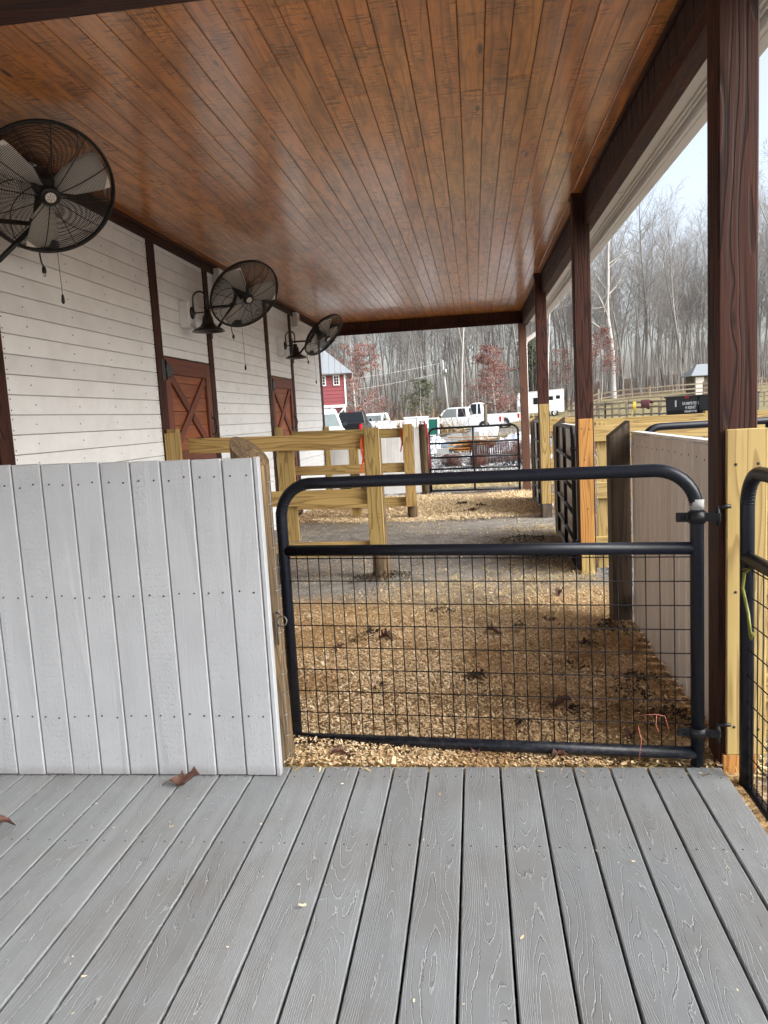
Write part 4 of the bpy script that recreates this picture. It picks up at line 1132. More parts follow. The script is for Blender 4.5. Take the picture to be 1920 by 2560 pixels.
def heap(x, y, rx, ry, h, mat, name, label, cat, seed, rough=.35, group=None, N=18, kind=None):
    r = random.Random(seed); m = MB(); rows = []
    gn = [[r.random() for _ in range(N+1)] for _ in range(N+1)]
    for i in range(N+1):
        row = []
        for j in range(N+1):
            u_ = i/N*2-1; w_ = j/N*2-1; d_ = min(1, math.hypot(u_, w_))
            e_ = (1-d_**2.2)
            zz = h*max(0, e_)*(1-rough+rough*1.6*gn[i][j])
            px = x+rx*u_*(1+.08*(gn[j][i]-.5)); py = y+ry*w_*(1+.08*(gn[i][j]-.5))
            row.append((px, py, hz(px, py)-.03+zz))
        rows.append(row)
    m.grid(rows, sm=False)
    return tag(m.build(name, mat), label, cat, group, kind)
heap(1.35, 24.2, 1.0, .8, .62, 'tarp_white', 'white_tarp', 'crumpled white tarp heap behind the right end of the far gate', 'tarp', 1)
heap(.35, 23.6, .7, .6, .22, 'tarp_white', 'white_tarp', 'low torn white tarp lying over the gravel behind the wire rolls', 'tarp', 2, .6)
heap(-1.35, 26, .5, .5, .55, 'tarp_white', 'plastic_sheet', 'grey plastic sheet bundle left of the grey pipe', 'tarp', 3, .5)
heap(2.4, 22.5, .7, .7, .55, 'tarp_white', 'white_tarp', 'white tarp bundle between the two farthest porch posts', 'tarp', 13, .5)
heap(1.15, 20.7, .55, .35, .14, 'tarp_black', 'black_tarp', 'crumpled black plastic lying right of the wire rolls', 'tarp', 4, .7)
heap(2.3, 20.4, .6, .4, .16, 'tarp_black', 'black_tarp', 'crumpled black plastic beyond the last porch post', 'tarp', 14, .7)
def blocks(x, y, n, label, seed=1):
    r = random.Random(seed)
    for i in range(n):
        z = hz(x, y)+.2*(i % 2); xx = x+.42*(i//2)+.03*r.random()
        m = MB(); Mx = Matrix.Translation((xx, y, z+.1)) @ Matrix.Rotation(.1*(r.random()-.5), 4, 'Z')
        for (a, b_) in (((-.2, -.1, -.095), (.2, -.065, .095)), ((-.2, .065, -.095), (.2, .1, .095)), ((-.2, -.064, -.095), (-.165, .064, .095)), ((.165, -.064, -.095), (.2, .064, .095)), ((-.018, -.064, -.095), (.018, .064, .095))):
            m.box(a, b_, .004, M=Mx)
        tag(m.build('cinder_block', 'block_grey'), label[i] if isinstance(label, list) else label, 'block', 'grey cinder blocks in the yard')
def bottomz(x, y): return hz(x, y)
blocks(.15, 23.0, 2, ['lower cinder block behind the middle of the far gate', 'upper cinder block stacked behind the middle of the far gate'])
blocks(.95, 23.1, 1, 'single cinder block before the crumpled white tarp', 2)
blocks(-1.12, 29.5, 4, ['lower left cinder block of the stack in front of the white pickup', 'upper left cinder block of the stack in front of the white pickup', 'lower right cinder block of the stack in front of the white pickup', 'upper right cinder block of the stack in front of the white pickup'], 3)
blocks(-.05, 30, 2, ['lower cinder block left of the white bulk bag', 'upper cinder block left of the white bulk bag'], 4)
blocks(-1.1, 25.0, 1, 'tilted cinder block beside the grey pipe', 5)
pp = MB(); pp.lathe([(.13, -.55), (.14, -.55), (.14, .55), (.13, .55), (.125, .5)], (-.7, 25.9, hz(-.7, 25.9)+.14), ax=(1, .25, 0), n=20)
tag(pp.build('plastic_pipe', 'pipe_grey'), 'short blue grey pipe lying among the rubble', 'pipe')
def lumber(cx, cy, n, L, mat, label, seed, spread=.5, h=.35, group=None, ang0=0, zoff=0):
    r = random.Random(seed)
    m = MB()
    for i in range(n):
        a = ang0+r.gauss(0, .4); x = cx+r.uniform(-spread, spread)*1.2; y = cy+r.uniform(-spread, spread); z = hz(x, y)+zoff+h*r.random()*max(.2, 1-abs(y-cy)/spread)+.03
        dx = V((math.cos(a), math.sin(a), r.gauss(0, .03)))*L/2*r.uniform(.6, 1)
        m.board(V((x, y, z))-dx, V((x, y, z))+dx, .03, r.choice([.09, .12, .14]), ch=.002)
    return tag(m.build('scrap_boards', mat), label, 'board pile', None, 'stuff')
lumber(.15, 25.6, 26, 1.5, 'orange_pine', 'jumbled heap of orange scrap boards behind the far gate', 1, .5, .42)
lumber(-.35, 26.2, 12, 1.3, 'treated_pine_yellow', 'few yellow scrap boards beside the pipe', 2, .3, .4)
lumber(1.9, 28, 40, 2.2, 'weathered_wood', 'heap of dark weathered boards right of the orange heap', 3, .7, .4, ang0=.15)
lumber(-1.3, 27.4, 8, .9, 'weathered_wood', 'weathered boards on top of the rubble left of the pickup', 4, .25, .1, zoff=.42)
lumber(3.3, 24, 14, 2.2, 'orange_pine', 'boards lying beyond the last porch post', 5, .5, .2)
def brush(cx, cy, R_, n, mat, label, seed, L=.35):
    v, f, r_ = chips(n, cx-R_*1.6, cx+R_*1.6, cy-R_, cy+R_, L, lambda x, y: np.clip(1.2-np.hypot((x-cx)/1.6, y-cy)/R_, 0, 1), lambda x, y: hz(cx, cy)+.22*np.clip(1-np.hypot((x-cx)/1.6, y-cy)/R_, 0, 1)*rng.random(len(x)), seed, asp=.04, tilt=.6)
    tag(link('dry_brush', npmesh('dry_brush', v, f, r_, mat)), label, None, None, 'stuff')
brush(.9, 29.5, .9, 1600, 'straw', 'yellow dry straw heap behind the scrap boards', 5, .2)
brush(4.6, 40, 2.0, 2200, 'dry_brush', 'dry brown weeds beside the parked pickups', 6, .35)
brush(-4.0, 52, 2.2, 2500, 'dry_brush', 'dry weeds at the wood edge behind the totes', 7, .8)
brush(1.9, 32, 1.0, 1000, 'dry_brush', 'tan weeds right of the white bulk bag', 8, .22)
# bulk bag, totes, green crate
bb = MB(); zb = hz(.4, 32)
R0 = []
for (z_, hx, hy) in ((0, .46, .42), (.25, .52, .47), (.55, .55, .48), (.68, .56, .48)):
    R0.append([(.4+hx*max(-1, min(1, 1.35*math.cos(a)))+.02*math.sin(5*a+z_*9), 32+hy*max(-1, min(1, 1.35*math.sin(a))), zb+z_+(.04*math.sin(2*a) if z_ > .6 else 0)) for a in np.linspace(0, 2*PI, 25)])
bb.grid(R0)
bg_ = tag(bb.build('bulk_bag', 'tarp_white'), 'open white bulk bag sagging in front of the white pickups', 'bag')
bb = MB(); bb.poly([(p[0]*.96+.016, p[1]*.96+32*.04, p[2]-.06) for p in R0[-1][:-1]]); bb.build('bag_contents', 'manure', bg_)
tag(MB().tube([(.49, 34.2, hz(.5, 34)-.1), (.49, 34.2, hz(.5, 34)+1.72)], [.09, .075], 10).build('cut_post', 'weathered_wood'), 'short cut wooden post standing behind the white bulk bag', 'post')
def tote(x, y, label):
    z = hz(x, y); t = thing('tote_box', label, 'box', (x, y, z), 'white tote boxes stacked in the yard')
    m = MB(); m.box((x-.27, y-.2, z+.84), (x+.27, y+.2, z+1.35), .02).box((x-.29, y-.22, z+1.352), (x+.29, y+.22, z+1.43), .015); m.build('shell', 'car_white', t)
    m = MB()
    for q, zz in ((-.13, 1.2), (.0, 1.12), (.14, 1.2), (-.05, .98)): m.lathe([(0, .002), (.018, .002), (.02, 0)], (x+q, y-.2, z+zz), ax=(0, -1, 0), n=8)
    m.build('hole', 'brown_dark', t)
    MB().box((x-.25, y-.18, z), (x+.25, y+.18, z+.83), .01).build('stand', 'weathered_wood', t)
tote(-3.02, 36, 'left of the two white tote boxes above the fence'); tote(-2.44, 36, 'right of the two white tote boxes above the fence')
t = thing('green_crate', 'white framed open crate with green sheet inside, left of the white pickup', 'crate', (-2.3, 38, hz(-2.3, 38)))
z = hz(-2.3, 38)
MB().box((-2.72, 37.9, z+.5), (-1.85, 37.93, z+1.25), .01).build('green_side', 'green_sheet', t)
m = MB().box((-2.78, 37.86, z+1.26), (-1.75, 38.4, z+1.33), .01).box((-1.84, 37.86, z), (-1.76, 38.4, z+1.255), .01).box((-2.78, 37.86, z), (-2.725, 38.4, z+1.255), .01).box((-2.72, 37.88, z+.2), (-1.85, 38.4, z+.48), .01)
for q in np.arange(.6, 1.2, .12): m.box((-2.70, 37.885, z+q), (-1.87, 37.899, z+q+.02), .002, mi=1)
m.build('frame', ['car_white', 'green_sheet'], t)
heap(-3.9, 33.5, 1.0, .7, 1.05, 'tarp_white', 'white_bags', 'lumpy pile of white bags in front of the old white pickup', 'bags', 21, .5)
m = MB(); a = V((-4.35, 34, 1.0)); m.tube([a, a+V((-.5, .6, .75))], .012, 6); tag(m.build('metal_rod', 'galvanised'), 'thin rod sticking out of the white bag pile', 'rod')
tw_ = MB(); zt = hz(6.6, 28); tw_.lathe([(0, 0), (.36, 0), (.42, .12), (.40, .24), (.2, .27), (0, .27)], (6.25, 27.6, zt+.68), n=20)
t_ = tag(tw_.build('water_tank', 'galvanised'), 'dull grey tank lid showing above the outer fence rails', 'tank')
MB().lathe([(.3, 0), (.3, .675)], (6.25, 27.6, zt), n=16).build('tank_base', 'weathered_wood', t_)

# ------------------------------------------------------------------ vehicles (length along +x, front at +x)
def wheel(t, x, y, r, w_=.22, fancy=False):
    sg = 1 if y > 0 else -1
    m = MB(); m.lathe([(r*.62, -w_/2), (r*.93, -w_/2), (r, -w_/2+.03), (r, w_/2-.03), (r*.93, w_/2), (r*.62, w_/2)], (x, y, r), ax=(0, sg, 0), n=26)
    wh = m.build('wheel', 'tyre', t, local=True)
    m = MB(); m.lathe([(0, w_/2-.02), (r*.16, w_/2-.015), (r*.2, w_/2-.05), (r*.52, w_/2-.06)], (x, y, r), ax=(0, sg, 0), n=22); m.lathe([(r*.5, w_/2-.05), (r*.62, w_/2-.005), (r*.62, w_/2-.02)], (x, y, r), ax=(0, sg, 0), n=26)
    for i in range(6):
        a = i*PI/3; c0 = V((x+r*.15*math.cos(a), y+sg*(w_/2-.025), r+r*.15*math.sin(a))); c1 = V((x+r*.56*math.cos(a), y+sg*(w_/2-.02), r+r*.56*math.sin(a)))
        m.board(c0, c1, r*.16, .02, up=(-math.sin(a), 0, math.cos(a)))
    m.build('rim', 'rim_metal', wh, local=True)
def shell(m, prof, hw, tuck=.06, topin=0, zref=.5, mi=0):
    """side outline (x,z) polygon -> closed rounded body, half width hw, narrower towards top"""
    def wd(z): return hw-(topin*max(0, z-zref))
    n = len(prof); rings = []
    for k in (-1, -.93, .93, 1):
        f = 1 if abs(k) < 1 else 0
        cx = sum(p[0] for p in prof)/n; cz = sum(p[1] for p in prof)/n
        ring = []
        for (x, z) in prof:
            s_ = 1 if f else .975
            xx = cx+(x-cx)*s_; zz = cz+(z-cz)*(s_ if z > cz else 1)
            ring.append(m.addv((xx, wd(z)*(1 if k > 0 else -1) if not f else (wd(z)-.035)*(1 if k > 0 else -1), zz), (0, 0, 0), .5))
        rings.append(ring)
    rings = [rings[0], rings[1], rings[2], rings[3]]
    for A_, B_ in zip(rings, rings[1:]):
        for j in range(n): m.face((A_[j], A_[(j+1) % n], B_[(j+1) % n], B_[j]), mi, False)
    m.face(list(reversed(rings[0])), mi); m.face(rings[-1], mi)
def pickup(name, label, loc, heading, paint, cabx=(-.15, 1.75), crew=True, H=1.8, L=5.4, hw=.93, tall=1.0, lift=0, glass='glass_dark', front_glass=None, cap=False, suv=False):
    t = thing(name, label, 'pickup' if not suv else 'car', loc, rz=heading)
    z0 = .36+lift; zb = 1.10+lift; zh = 1.08+lift; F_ = L/2; B_ = -L/2; r = .37+lift*.3
    wf, wr_ = F_-.92, B_+1.15
    # lower body outline with wheel arches
    def arch(cx):
        return [(cx+(r+.08)*math.cos(a), z0-.0+max(0, (r+.08)*math.sin(a))) for a in np.linspace(0, PI, 9)]
    low = [(F_-.02, z0+.05)]+arch(wf)+arch(wr_)+[(B_+.02, z0+.1), (B_, zb-.02), (B_+.02, zb)]
    if suv: low += [(cabx[0]-.3, zb), (cabx[1]+.1, zb), (F_-.25, zh-.12), (F_-.03, zh-.3)]
    else: low += [(cabx[0]-.02, zb), (cabx[1]+.05, zb+.01), (F_-.3, zh-.04), (F_-.06, zh-.16), (F_, zh-.3)]
    m = MB(); shell(m, low, hw, topin=.06, zref=.7)
    body = m.build('body', paint, t, local=True)
    ca, cb = cabx; zt = H+lift
    rake_f = .72; rake_b = .16 if not suv else .4
    cab = [(ca, zb-.02), (cb, zb-.02), (cb-rake_f*.55, zb+(zt-zb)*.72), (cb-rake_f, zt-.04), (cb-rake_f-.25, zt), (ca+rake_b+.15, zt), (ca+rake_b, zt-.05)]
    m = MB(); shell(m, cab, hw-.04, topin=.24, zref=zb)
    m.build('cab', paint, t, local=True)
    # glass, set just proud of the leaning cab sides
    def side(x, z, sg, e=.006): return (x, sg*(hw-.04-.24*max(0, z-zb)+e), z)
    zl, zu = zb+.05, zt-.10
    xf = cb-rake_f+.06; mid = (ca+rake_b+.1+xf)/2-.05
    for sg in (-1, 1):
        for (a0, a1, b1, b0) in (((mid+.05), cb-.22, xf+.02, mid+.05), ((ca+rake_b+.12) if crew else mid-.25, mid-.05, mid-.05, (ca+rake_b+.20) if crew else mid-.2)):
            m = MB(); pts = [side(a0, zl, sg), side(a1, zl, sg), side(b1, zu, sg), side(b0, zu, sg)]
            m.poly(pts if sg < 0 else list(reversed(pts))); m.build('side_window', glass if front_glass is None else front_glass if a1 > mid else glass, t, local=True)
        m = MB(); m.box((cb-.30, sg*(hw+.02)-.0, zb+.06), (cb-.16, sg*(hw+.17), zb+.22), .03) if sg > 0 else m.box((cb-.30, -(hw+.17), zb+.06), (cb-.16, -(hw+.02), zb+.22), .03)
        m.build('mirror', paint if paint != 'car_white' else 'black_plastic', t, local=True)
        for xx in (mid, cb-.1, ca+.1): 
            m = MB(); m.box((xx, sg*(hw+.004)-.002, z0+.2), (xx+.012, sg*(hw+.004)+.002, zb-.04), .001); m.build('door_gap', 'black_plastic', t, local=True)
        m = MB(); m.box((mid-.20, sg*(hw+.008)-.012, zb-.14), (mid-.06, sg*(hw+.008)+.012, zb-.11), .004); m.box((xf+.0, sg*(hw+.008)-.012, zb-.14), (xf+.14, sg*(hw+.008)+.012, zb-.11), .004) if False else None
        m.build('door_handle', paint, t, local=True)
        m = MB(); m.box((B_-.012, sg*(hw-.09)-.075, zb-.42), (B_+.12, sg*(hw-.09)+.088, zb-.06), .02); m.build('taillight', 'tail_red', t, local=True)
        m = MB(); m.box((F_-.13, sg*(hw-.2)-.15, zh-.46), (F_+.012, sg*(hw-.2)+.13, zh-.27), .03); m.build('headlight', 'lamp_clear', t, local=True)
        for wx in (wf, wr_): wheel(t, wx, sg*(hw-.12), r)
    # windscreen and back glass
    def fr(x, z, y, e): return (x+e, y, z)
    m = MB(); e = .012
    yb = hw-.14; yt = hw-.04-.24*(zu-zb)-.10
    zq = zb+.06; xq = cb-rake_f*.55*(zq-zb+.02)/((zt-zb)*.72+.02)
    m.poly([(xq+e, -yb, zq), (xq+e, yb, zq), (cb-rake_f*.55+e, yt+.03, zb+(zt-zb)*.72), (cb-rake_f*.55+e, -yt-.03, zb+(zt-zb)*.72)])
    m.build('windscreen', front_glass or glass, t, local=True)
    m = MB(); m.poly([(ca-e+.03, yb-.05, zb+.1), (ca-e+.03, -yb+.05, zb+.1), (ca+rake_b-e-.01, -yt, zu), (ca+rake_b-e-.01, yt, zu)])
    m.build('rear_window', glass, t, local=True)
    m = MB(); m.box((F_-.02, -hw+.34, zh-.5), (F_+.012, hw-.34, zh-.22), .01)
    for q in range(4): m.box((F_+.012, -hw+.36, zh-.47+q*.065), (F_+.02, hw-.36, zh-.45+q*.065), .002, mi=1)
    m.build('grille', ['black_plastic', 'rim_metal'], t, local=True)
    MB().box((F_-.05, -hw+.03, z0+.02), (F_+.07, hw-.03, z0+.2), .04).build('front_bumper', 'rim_metal' if paint != 'car_black' else paint, t, local=True)
    MB().box((B_-.1, -hw+.06, z0+.06), (B_+.02, hw-.06, z0+.24), .03).build('rear_bumper', 'rim_metal', t, local=True)
    if not suv:
        m = MB()
        m.box((B_+.06, -hw+.08, zb-.02), (ca-.03, hw-.08, zb+.006), .002, mi=0); m.build('bed_floor', 'black_plastic', t, local=True)
        MB().box((ca+rake_b+.04, -.14, zt-.035), (ca+rake_b+.06, .14, zt-.0), .004).build('brake_light', 'tail_red', t, local=True)
    else:
        m = MB()
        for sg in (-1, 1): m.tube([(ca+rake_b+.2, sg*(hw-.35), zt+.0), (ca+rake_b+.3, sg*(hw-.35), zt+.07), (cb-rake_f-.4, sg*(hw-.35), zt+.07), (cb-rake_f-.3, sg*(hw-.35), zt)], .018, 6)
        m.build('roof_rack', 'rim_metal', t, local=True)
    return t
def hd(x, y): return math.atan2(y, x)
pickup('pickup_truck', 'white crew cab pickup parked side on in front of the woods', (-.72, 54.3, hz(0, 54)-.05), hd(-.97, .14), 'car_white', cabx=(-.55, 1.75), H=1.83, L=5.35, front_glass='glass_green')
pickup('pickup_truck', 'tall white pickup parked behind and right of the crew cab pickup', (.55, 60, hz(1, 60)-.1), hd(-.98, .12), 'car_white', cabx=(-.35, 1.3), H=2.02, L=5.9, hw=1.0, lift=.12)
pickup('pickup_truck', 'black pickup seen from behind between two white vehicles', (-7.55, 47.1, hz(-6, 47)+.08), hd(-.02, 1.0), 'car_black', cabx=(-.65, 1.25), H=1.80, L=5.2, hw=.92)
pickup('pickup_truck', 'old white pickup facing the camera beside the white bag pile', (-7.0, 56.3, hz(-6, 56)-.05), hd(-.30, -.95), 'car_white', cabx=(-.1, 1.5), crew=False, H=1.74, L=5.2, hw=.9, glass='glass_green')
pickup('parked_suv', 'white SUV half hidden by the stable wall at the left', (-6.95, 34.0, hz(-6, 35)+.05), hd(.30, -.95), 'car_white', cabx=(-2.1, 1.35), H=1.95, L=4.7, hw=.9, suv=True, glass='glass_green')

# ------------------------------------------------------------------ horse trailer
tx0, tx1, ty = 4.45, 9.15, 80; gz = hz(7, 80)
t = thing('horse_trailer', 'white horse trailer parked at the edge of the woods', 'trailer', (6.8, ty, gz))
m = MB(); b0, b1, h0, h1 = tx0, tx1, gz+.42, gz+2.5
m.prism([(b0, ty, h0), (b1, ty, h0), (b1, ty, h1+.12), (b1-.1, ty, h1+.17), (b0+.2, ty, h1-.02), (b0, ty, h1-.2)], (0, 2.1, 0))
m.build('trailer_body', 'car_white', t)
m = MB(); m.prism([(b0+.1, ty-.03, h1+.0), (b1+.03, ty-.03, h1+.17), (b1+.03, ty-.03, h1+.25), (b0+.1, ty-.03, h1+.06)], (0, 2.16, 0)); m.build('roof', 'white_trim_paint', t)
for (a, b_, c, d_) in ((4.7, 5.0, 1.55, 1.95), (6.05, 6.75, 1.3, 1.98), (7.55, 8.05, 1.65, 2.05), (8.35, 8.75, 1.75, 2.1)):
    MB().box((a, ty-.012, gz+c), (b_, ty-.001, gz+d_), .004).build('window', 'glass_dark', t)
m = MB()
for (a, b_, c, d_) in ((5.92, 5.95, .5, 2.2), (6.9, 6.93, .5, 2.2), (5.92, 6.93, 2.2, 2.23), (8.1, 8.12, 1.5, 2.35), (8.98, 9.0, 1.5, 2.35), (8.1, 9.0, 1.48, 1.5)): m.box((a, ty-.01, gz+c), (b_, ty-.001, gz+d_), .001)
m.tube([(7.5, ty-.008, gz+.98), (7.9, ty-.008, gz+1.02), (8.4, ty-.008, gz+1.1)], .015, 4)
m.tube([(8.0, ty-.008, gz+1.3), (8.05, ty-.008, gz+1.24), (8.12, ty-.008, gz+1.33)], .02, 4)
m.build('seam', 'galvanised', t)
MB().box((tx0+.05, ty-.012, gz+.5), (tx0+.45, ty-.001, gz+1.2), .002).build('stone_guard', 'galvanised', t)
wheel_t = MB()
for wx in (7.35, 8.2):
    m = MB(); m.lathe([(.2, -.11), (.33, -.11), (.36, -.08), (.36, .08), (.33, .11), (.2, .11)], (wx, ty+.08, gz+.36), ax=(0, -1, 0), n=24); wh = m.build('wheel', 'tyre', t)
    m = MB(); m.lathe([(0, .1), (.06, .1), (.07, .06), (.2, .08), (.22, .11)], (wx, ty+.08, gz+.36), ax=(0, -1, 0), n=20); m.build('rim', 'rim_metal', wh)
m = MB(); m.prism([(6.85, ty-.05, gz+.55)]+[(wx_, ty-.05, gz+z_) for wx_, z_ in ((6.95, .8), (7.15, .9), (8.4, .9), (8.6, .8), (8.7, .55))], (0, .05, 0)); m.build('fender', 'car_white', t)
MB().tube([(tx0, ty+1, gz+.45), (tx0-1.3, ty+1, gz+.45)], .06, 6).tube([(tx0-1.1, ty+1, gz-.02), (tx0-1.1, ty+1, gz+.8)], .04, 6).build('hitch', 'dull_steel', t)

# ------------------------------------------------------------------ red barn
t = thing('red_barn', 'red barn house with white corner trim and pale metal roof behind the parked cars', 'barn', (-13, 62, .1))
e1 = V((-9.68, 58, 0)); dirx = V((-.985, -.17, 0)).normalized(); diry = V((-.17, .985, 0)).normalized()
gz = .1; ze = 4.95; W_ = 9.5; D_ = 9.0
def bp(u_, d_, z_): 
    q = e1+dirx*u_+diry*d_; return (q.x, q.y, z_)
m = MB()
zz = 2.62
while zz < ze-.02:
    z1 = min(zz+.27, ze); 
    m.prism([bp(0, 0, zz), bp(W_, 0, zz), bp(W_, 0, z1), bp(0, .035, z1)], tuple(diry*.05)) if False else m.prism([bp(0.1, -.0, zz), bp(.1, .03, z1), bp(.1, .08, z1), bp(.1, .08, zz)], tuple(dirx*(W_-.1)))
    m.prism([bp(0, .1, zz), bp(.03, .1, z1), bp(.08, .1, z1), bp(.08, .1, zz)], tuple(diry*(D_-.1))); zz = z1
m.build('siding', 'barn_red_paint', t)
MB().prism([bp(.09, .09, gz), bp(W_, .09, gz), bp(W_, .09, ze), bp(.09, .09, ze)], tuple(diry*(D_-.1))).build('lower_wall', 'tack_red', t)
m = MB(); m.prism([bp(-.03, -.03, 2.4), bp(W_, -.03, 2.4), bp(W_, -.03, 2.62), bp(-.03, -.03, 2.62)], tuple(diry*.14)); m.prism([bp(-.03, -.03, 2.4), bp(.10, -.03, 2.4), bp(.10, -.03, ze+.05), bp(-.03, -.03, ze+.05)], tuple(diry*.13))
m.prism([bp(-.03, -.03, ze-.08), bp(W_, -.03, ze-.08), bp(W_, -.03, ze+.12), bp(-.03, -.03, ze+.12)], tuple(diry*.1))
m.build('corner_trim', 'white_trim_paint', t)
m = MB(); m.board(bp(.15, -.05, 2.4), bp(.75, -.05, 1.75), .12, .1); m.board(bp(.15, -.05, 1.7), bp(.15, -.05, 2.38), .12, .1, up=(1, 0, 0)); m.build('brace', 'white_trim_paint', t)
for u_ in (.68, 1.72, 2.8):
    m = MB(); m.prism([bp(u_-.25, -.06, 4.08), bp(u_+.25, -.06, 4.08), bp(u_+.25, -.06, 4.85), bp(u_-.25, -.06, 4.85)], tuple(diry*.06)); f_ = m.build('window', 'white_trim_paint', t)
    m = MB(); m.prism([bp(u_-.16, -.07, 4.17), bp(u_+.16, -.07, 4.17), bp(u_+.16, -.07, 4.77), bp(u_-.16, -.07, 4.77)], tuple(diry*.008)); m.build('pane', 'glass_dark', f_)
    m = MB(); m.board(bp(u_, -.08, 4.17), bp(u_, -.08, 4.77), .03, .02, up=(1, 0, 0))
    for q in (4.37, 4.57): m.board(bp(u_-.16, -.085, q), bp(u_+.16, -.085, q), .03, .02)
    m.build('muntin', 'white_trim_paint', f_)
m = MB(); rise = 3.6
m.prism([bp(-.55, -.5, ze-.02), bp(W_, -.5, ze-.02), bp(W_, 4.6, ze+rise), bp(3.2, 4.6, ze+rise)], (0, 0, .07))
m.prism([bp(-.55, -.5, ze-.02), bp(3.2, 4.6, ze+rise), bp(-.55, 9.6, ze-.02)], (0, 0, .07))
for u_ in np.arange(-.2, 9, .45):
    fr_ = min(1, max(.02, (u_+.55)/3.75)); 
    m.tube([bp(u_, -.5, ze+.06), bp(u_, -.5+5.1*fr_, ze+.06+(rise+.02)*fr_)], .02, 4)
m.build('roof', 'roof_metal', t)

# ------------------------------------------------------------------ hut, dumpster, yard fences, pole
t = thing('feed_hut', 'small tan hut with grey roof on the slope at the right', 'hut', (22.7, 80, hz(22.5, 80)))
gz = hz(22.5, 80); hx0, hx1 = 21.9, 25.6
m = MB(); zz = gz
while zz < gz+2.0: m.box((hx0, 80, zz), (hx1, 80.05, zz+.195), .01); m.box((hx0, 80.06, zz), (hx0+.05, 83, zz+.195), .01); zz += .2
m.build('siding', 'weathered_wood', t)
MB().box((hx0+.06, 80.07, gz), (hx1, 83, gz+2.0)).build('inner_wall', 'beige_paint', t)
m = MB(); m.prism([(hx0-.35, 79.6, gz+1.85), (hx1, 79.6, gz+1.85), (hx1, 81.5, gz+3.0), (hx0+.7, 81.5, gz+3.0)], (0, 0, .07)); m.prism([(hx0-.35, 79.6, gz+1.85), (hx0+.7, 81.5, gz+3.0), (hx0-.35, 83.4, gz+1.85)], (0, 0, .07)); m.prism([(hx0+.7, 81.5, gz+3.0), (hx1, 81.5, gz+3.0), (hx1, 83.4, gz+1.85), (hx0-.35, 83.4, gz+1.85)], (0, 0, .07)); m.build('roof', 'roof_metal', t)
d_ = MB().box((hx0+.15, 79.95, gz), (hx0+.95, 79.999, gz+1.75), .01).build('door', 'beige_paint', t)
MB().box((hx0+.3, 79.94, gz+.2), (hx0+.8, 79.949, gz+1.55), .004).build('door_panel', 'beige_paint', d_)
MB().box((24.3, 79.95, gz+.9), (24.9, 79.999, gz+1.5), .01).build('window', 'white_trim_paint', t)
# dumpster
D0, D1 = V((12.05, 50.2, 0)), V((15.6, 44.3, 0))
dd = (D1-D0).normalized(); nn = V((-dd.y, dd.x, 0)); gz = hz(13, 48)
if nn.y < 0: nn = -nn
def dp(u_, v_, z_): q = D0+dd*u_+nn*v_; return V((q.x, q.y, gz+z_))
t = thing('dumpster', 'black roll off dumpster with white lettering beyond the outer fence', 'dumpster', tuple(dp(2.5, .8, 0)))
LD = 5.2; hd0, hd1 = .08, 1.30
m = MB()
secs = []
for u_ in (0, .15, LD-.15, LD):
    secs.append([dp(u_+(.35 if u_ == 0 else 0), 0.12, hd0), dp(u_, 0, .5), dp(u_-.05*(u_ == 0), 0, hd1), dp(u_, 2.0, hd1), dp(u_, 2.0, .5), dp(u_+(.35 if u_ == 0 else 0), 1.88, hd0)])
for A_, B_ in zip(secs, secs[1:]):
    m.grid([A_[:3], B_[:3]], sm=False); m.grid([A_[3:], B_[3:]], sm=False); m.grid([[A_[5], A_[0]], [B_[5], B_[0]]], sm=False)
m.poly(secs[0]); m.poly(list(reversed(secs[-1])))
m.build('container', 'dumpster_black', t)
m = MB(); m.board(dp(-.12, -.04, hd1+.03), dp(LD, -.04, hd1+.03), .09, .08); m.board(dp(-.12, 2.04, hd1+.03), dp(LD, 2.04, hd1+.03), .09, .08); m.board(dp(-.1, 0, hd1+.03), dp(-.1, 2.0, hd1+.03), .09, .08)
m.build('top_rim', 'dumpster_black', t)
for u_ in (.95, 1.75, 2.55, 3.35, 4.2): m = MB().board(dp(u_, -.04, .12), dp(u_, -.04, hd1-.02), .07, .07, up=tuple(dd)); m.build('rib', 'dumpster_black', t) if u_ not in (.95, 1.75) else None
MB().board(dp(1.62, -.09, hd1-.03), dp(1.95, -.09, hd1-.03), .10, .02).build('reflector', 'red_paint', t)
MB().board(dp(.82, -.02, .72), dp(.82, -.02, 1.12), .12, .02, up=tuple(dd)).build('sticker', 'sign_white', t)
MB().board(dp(3.72, -.02, .66), dp(3.72, -.02, .98), .15, .02, up=tuple(dd)).build('sticker', 'sign_white', t)
MB().board(dp(3.72, -.02, .16), dp(3.72, -.02, .65), .15, .02, up=tuple(dd)).build('sticker', 'red_paint', t)
def text(s_, size, org, xd, parent, mat='sign_white', name='lettering'):
    cu = bpy.data.curves.new('t', 'FONT'); cu.body = s_; cu.size = size; cu.align_x = 'CENTER'; cu.extrude = .004; cu.offset = .006
    o = bpy.data.objects.new('t', cu); C.objects.link(o)
    bpy.context.view_layer.update()
    me = bpy.data.meshes.new_from_object(o.evaluated_get(bpy.context.evaluated_depsgraph_get()))
    bpy.data.objects.remove(o); me.materials.clear(); me.materials.append(MT[mat])
    ob = bpy.data.objects.new(name, me); C.objects.link(ob); ob.parent = parent
    xd = V(xd).normalized(); up = V((0, 0, 1)); zd = xd.cross(up)
    M = Matrix((xd, up, zd)).transposed().to_4x4(); M.translation = V(org)-V(parent.location); ob.matrix_local = M
    return ob
text('DUMPSTERS', .24, dp(2.0, -.02, .82), dd, t); text('4 RENT', .26, dp(2.0, -.02, .56), dd, t); text('540-847-7948', .17, dp(2.0, -.02, .36), dd, t)

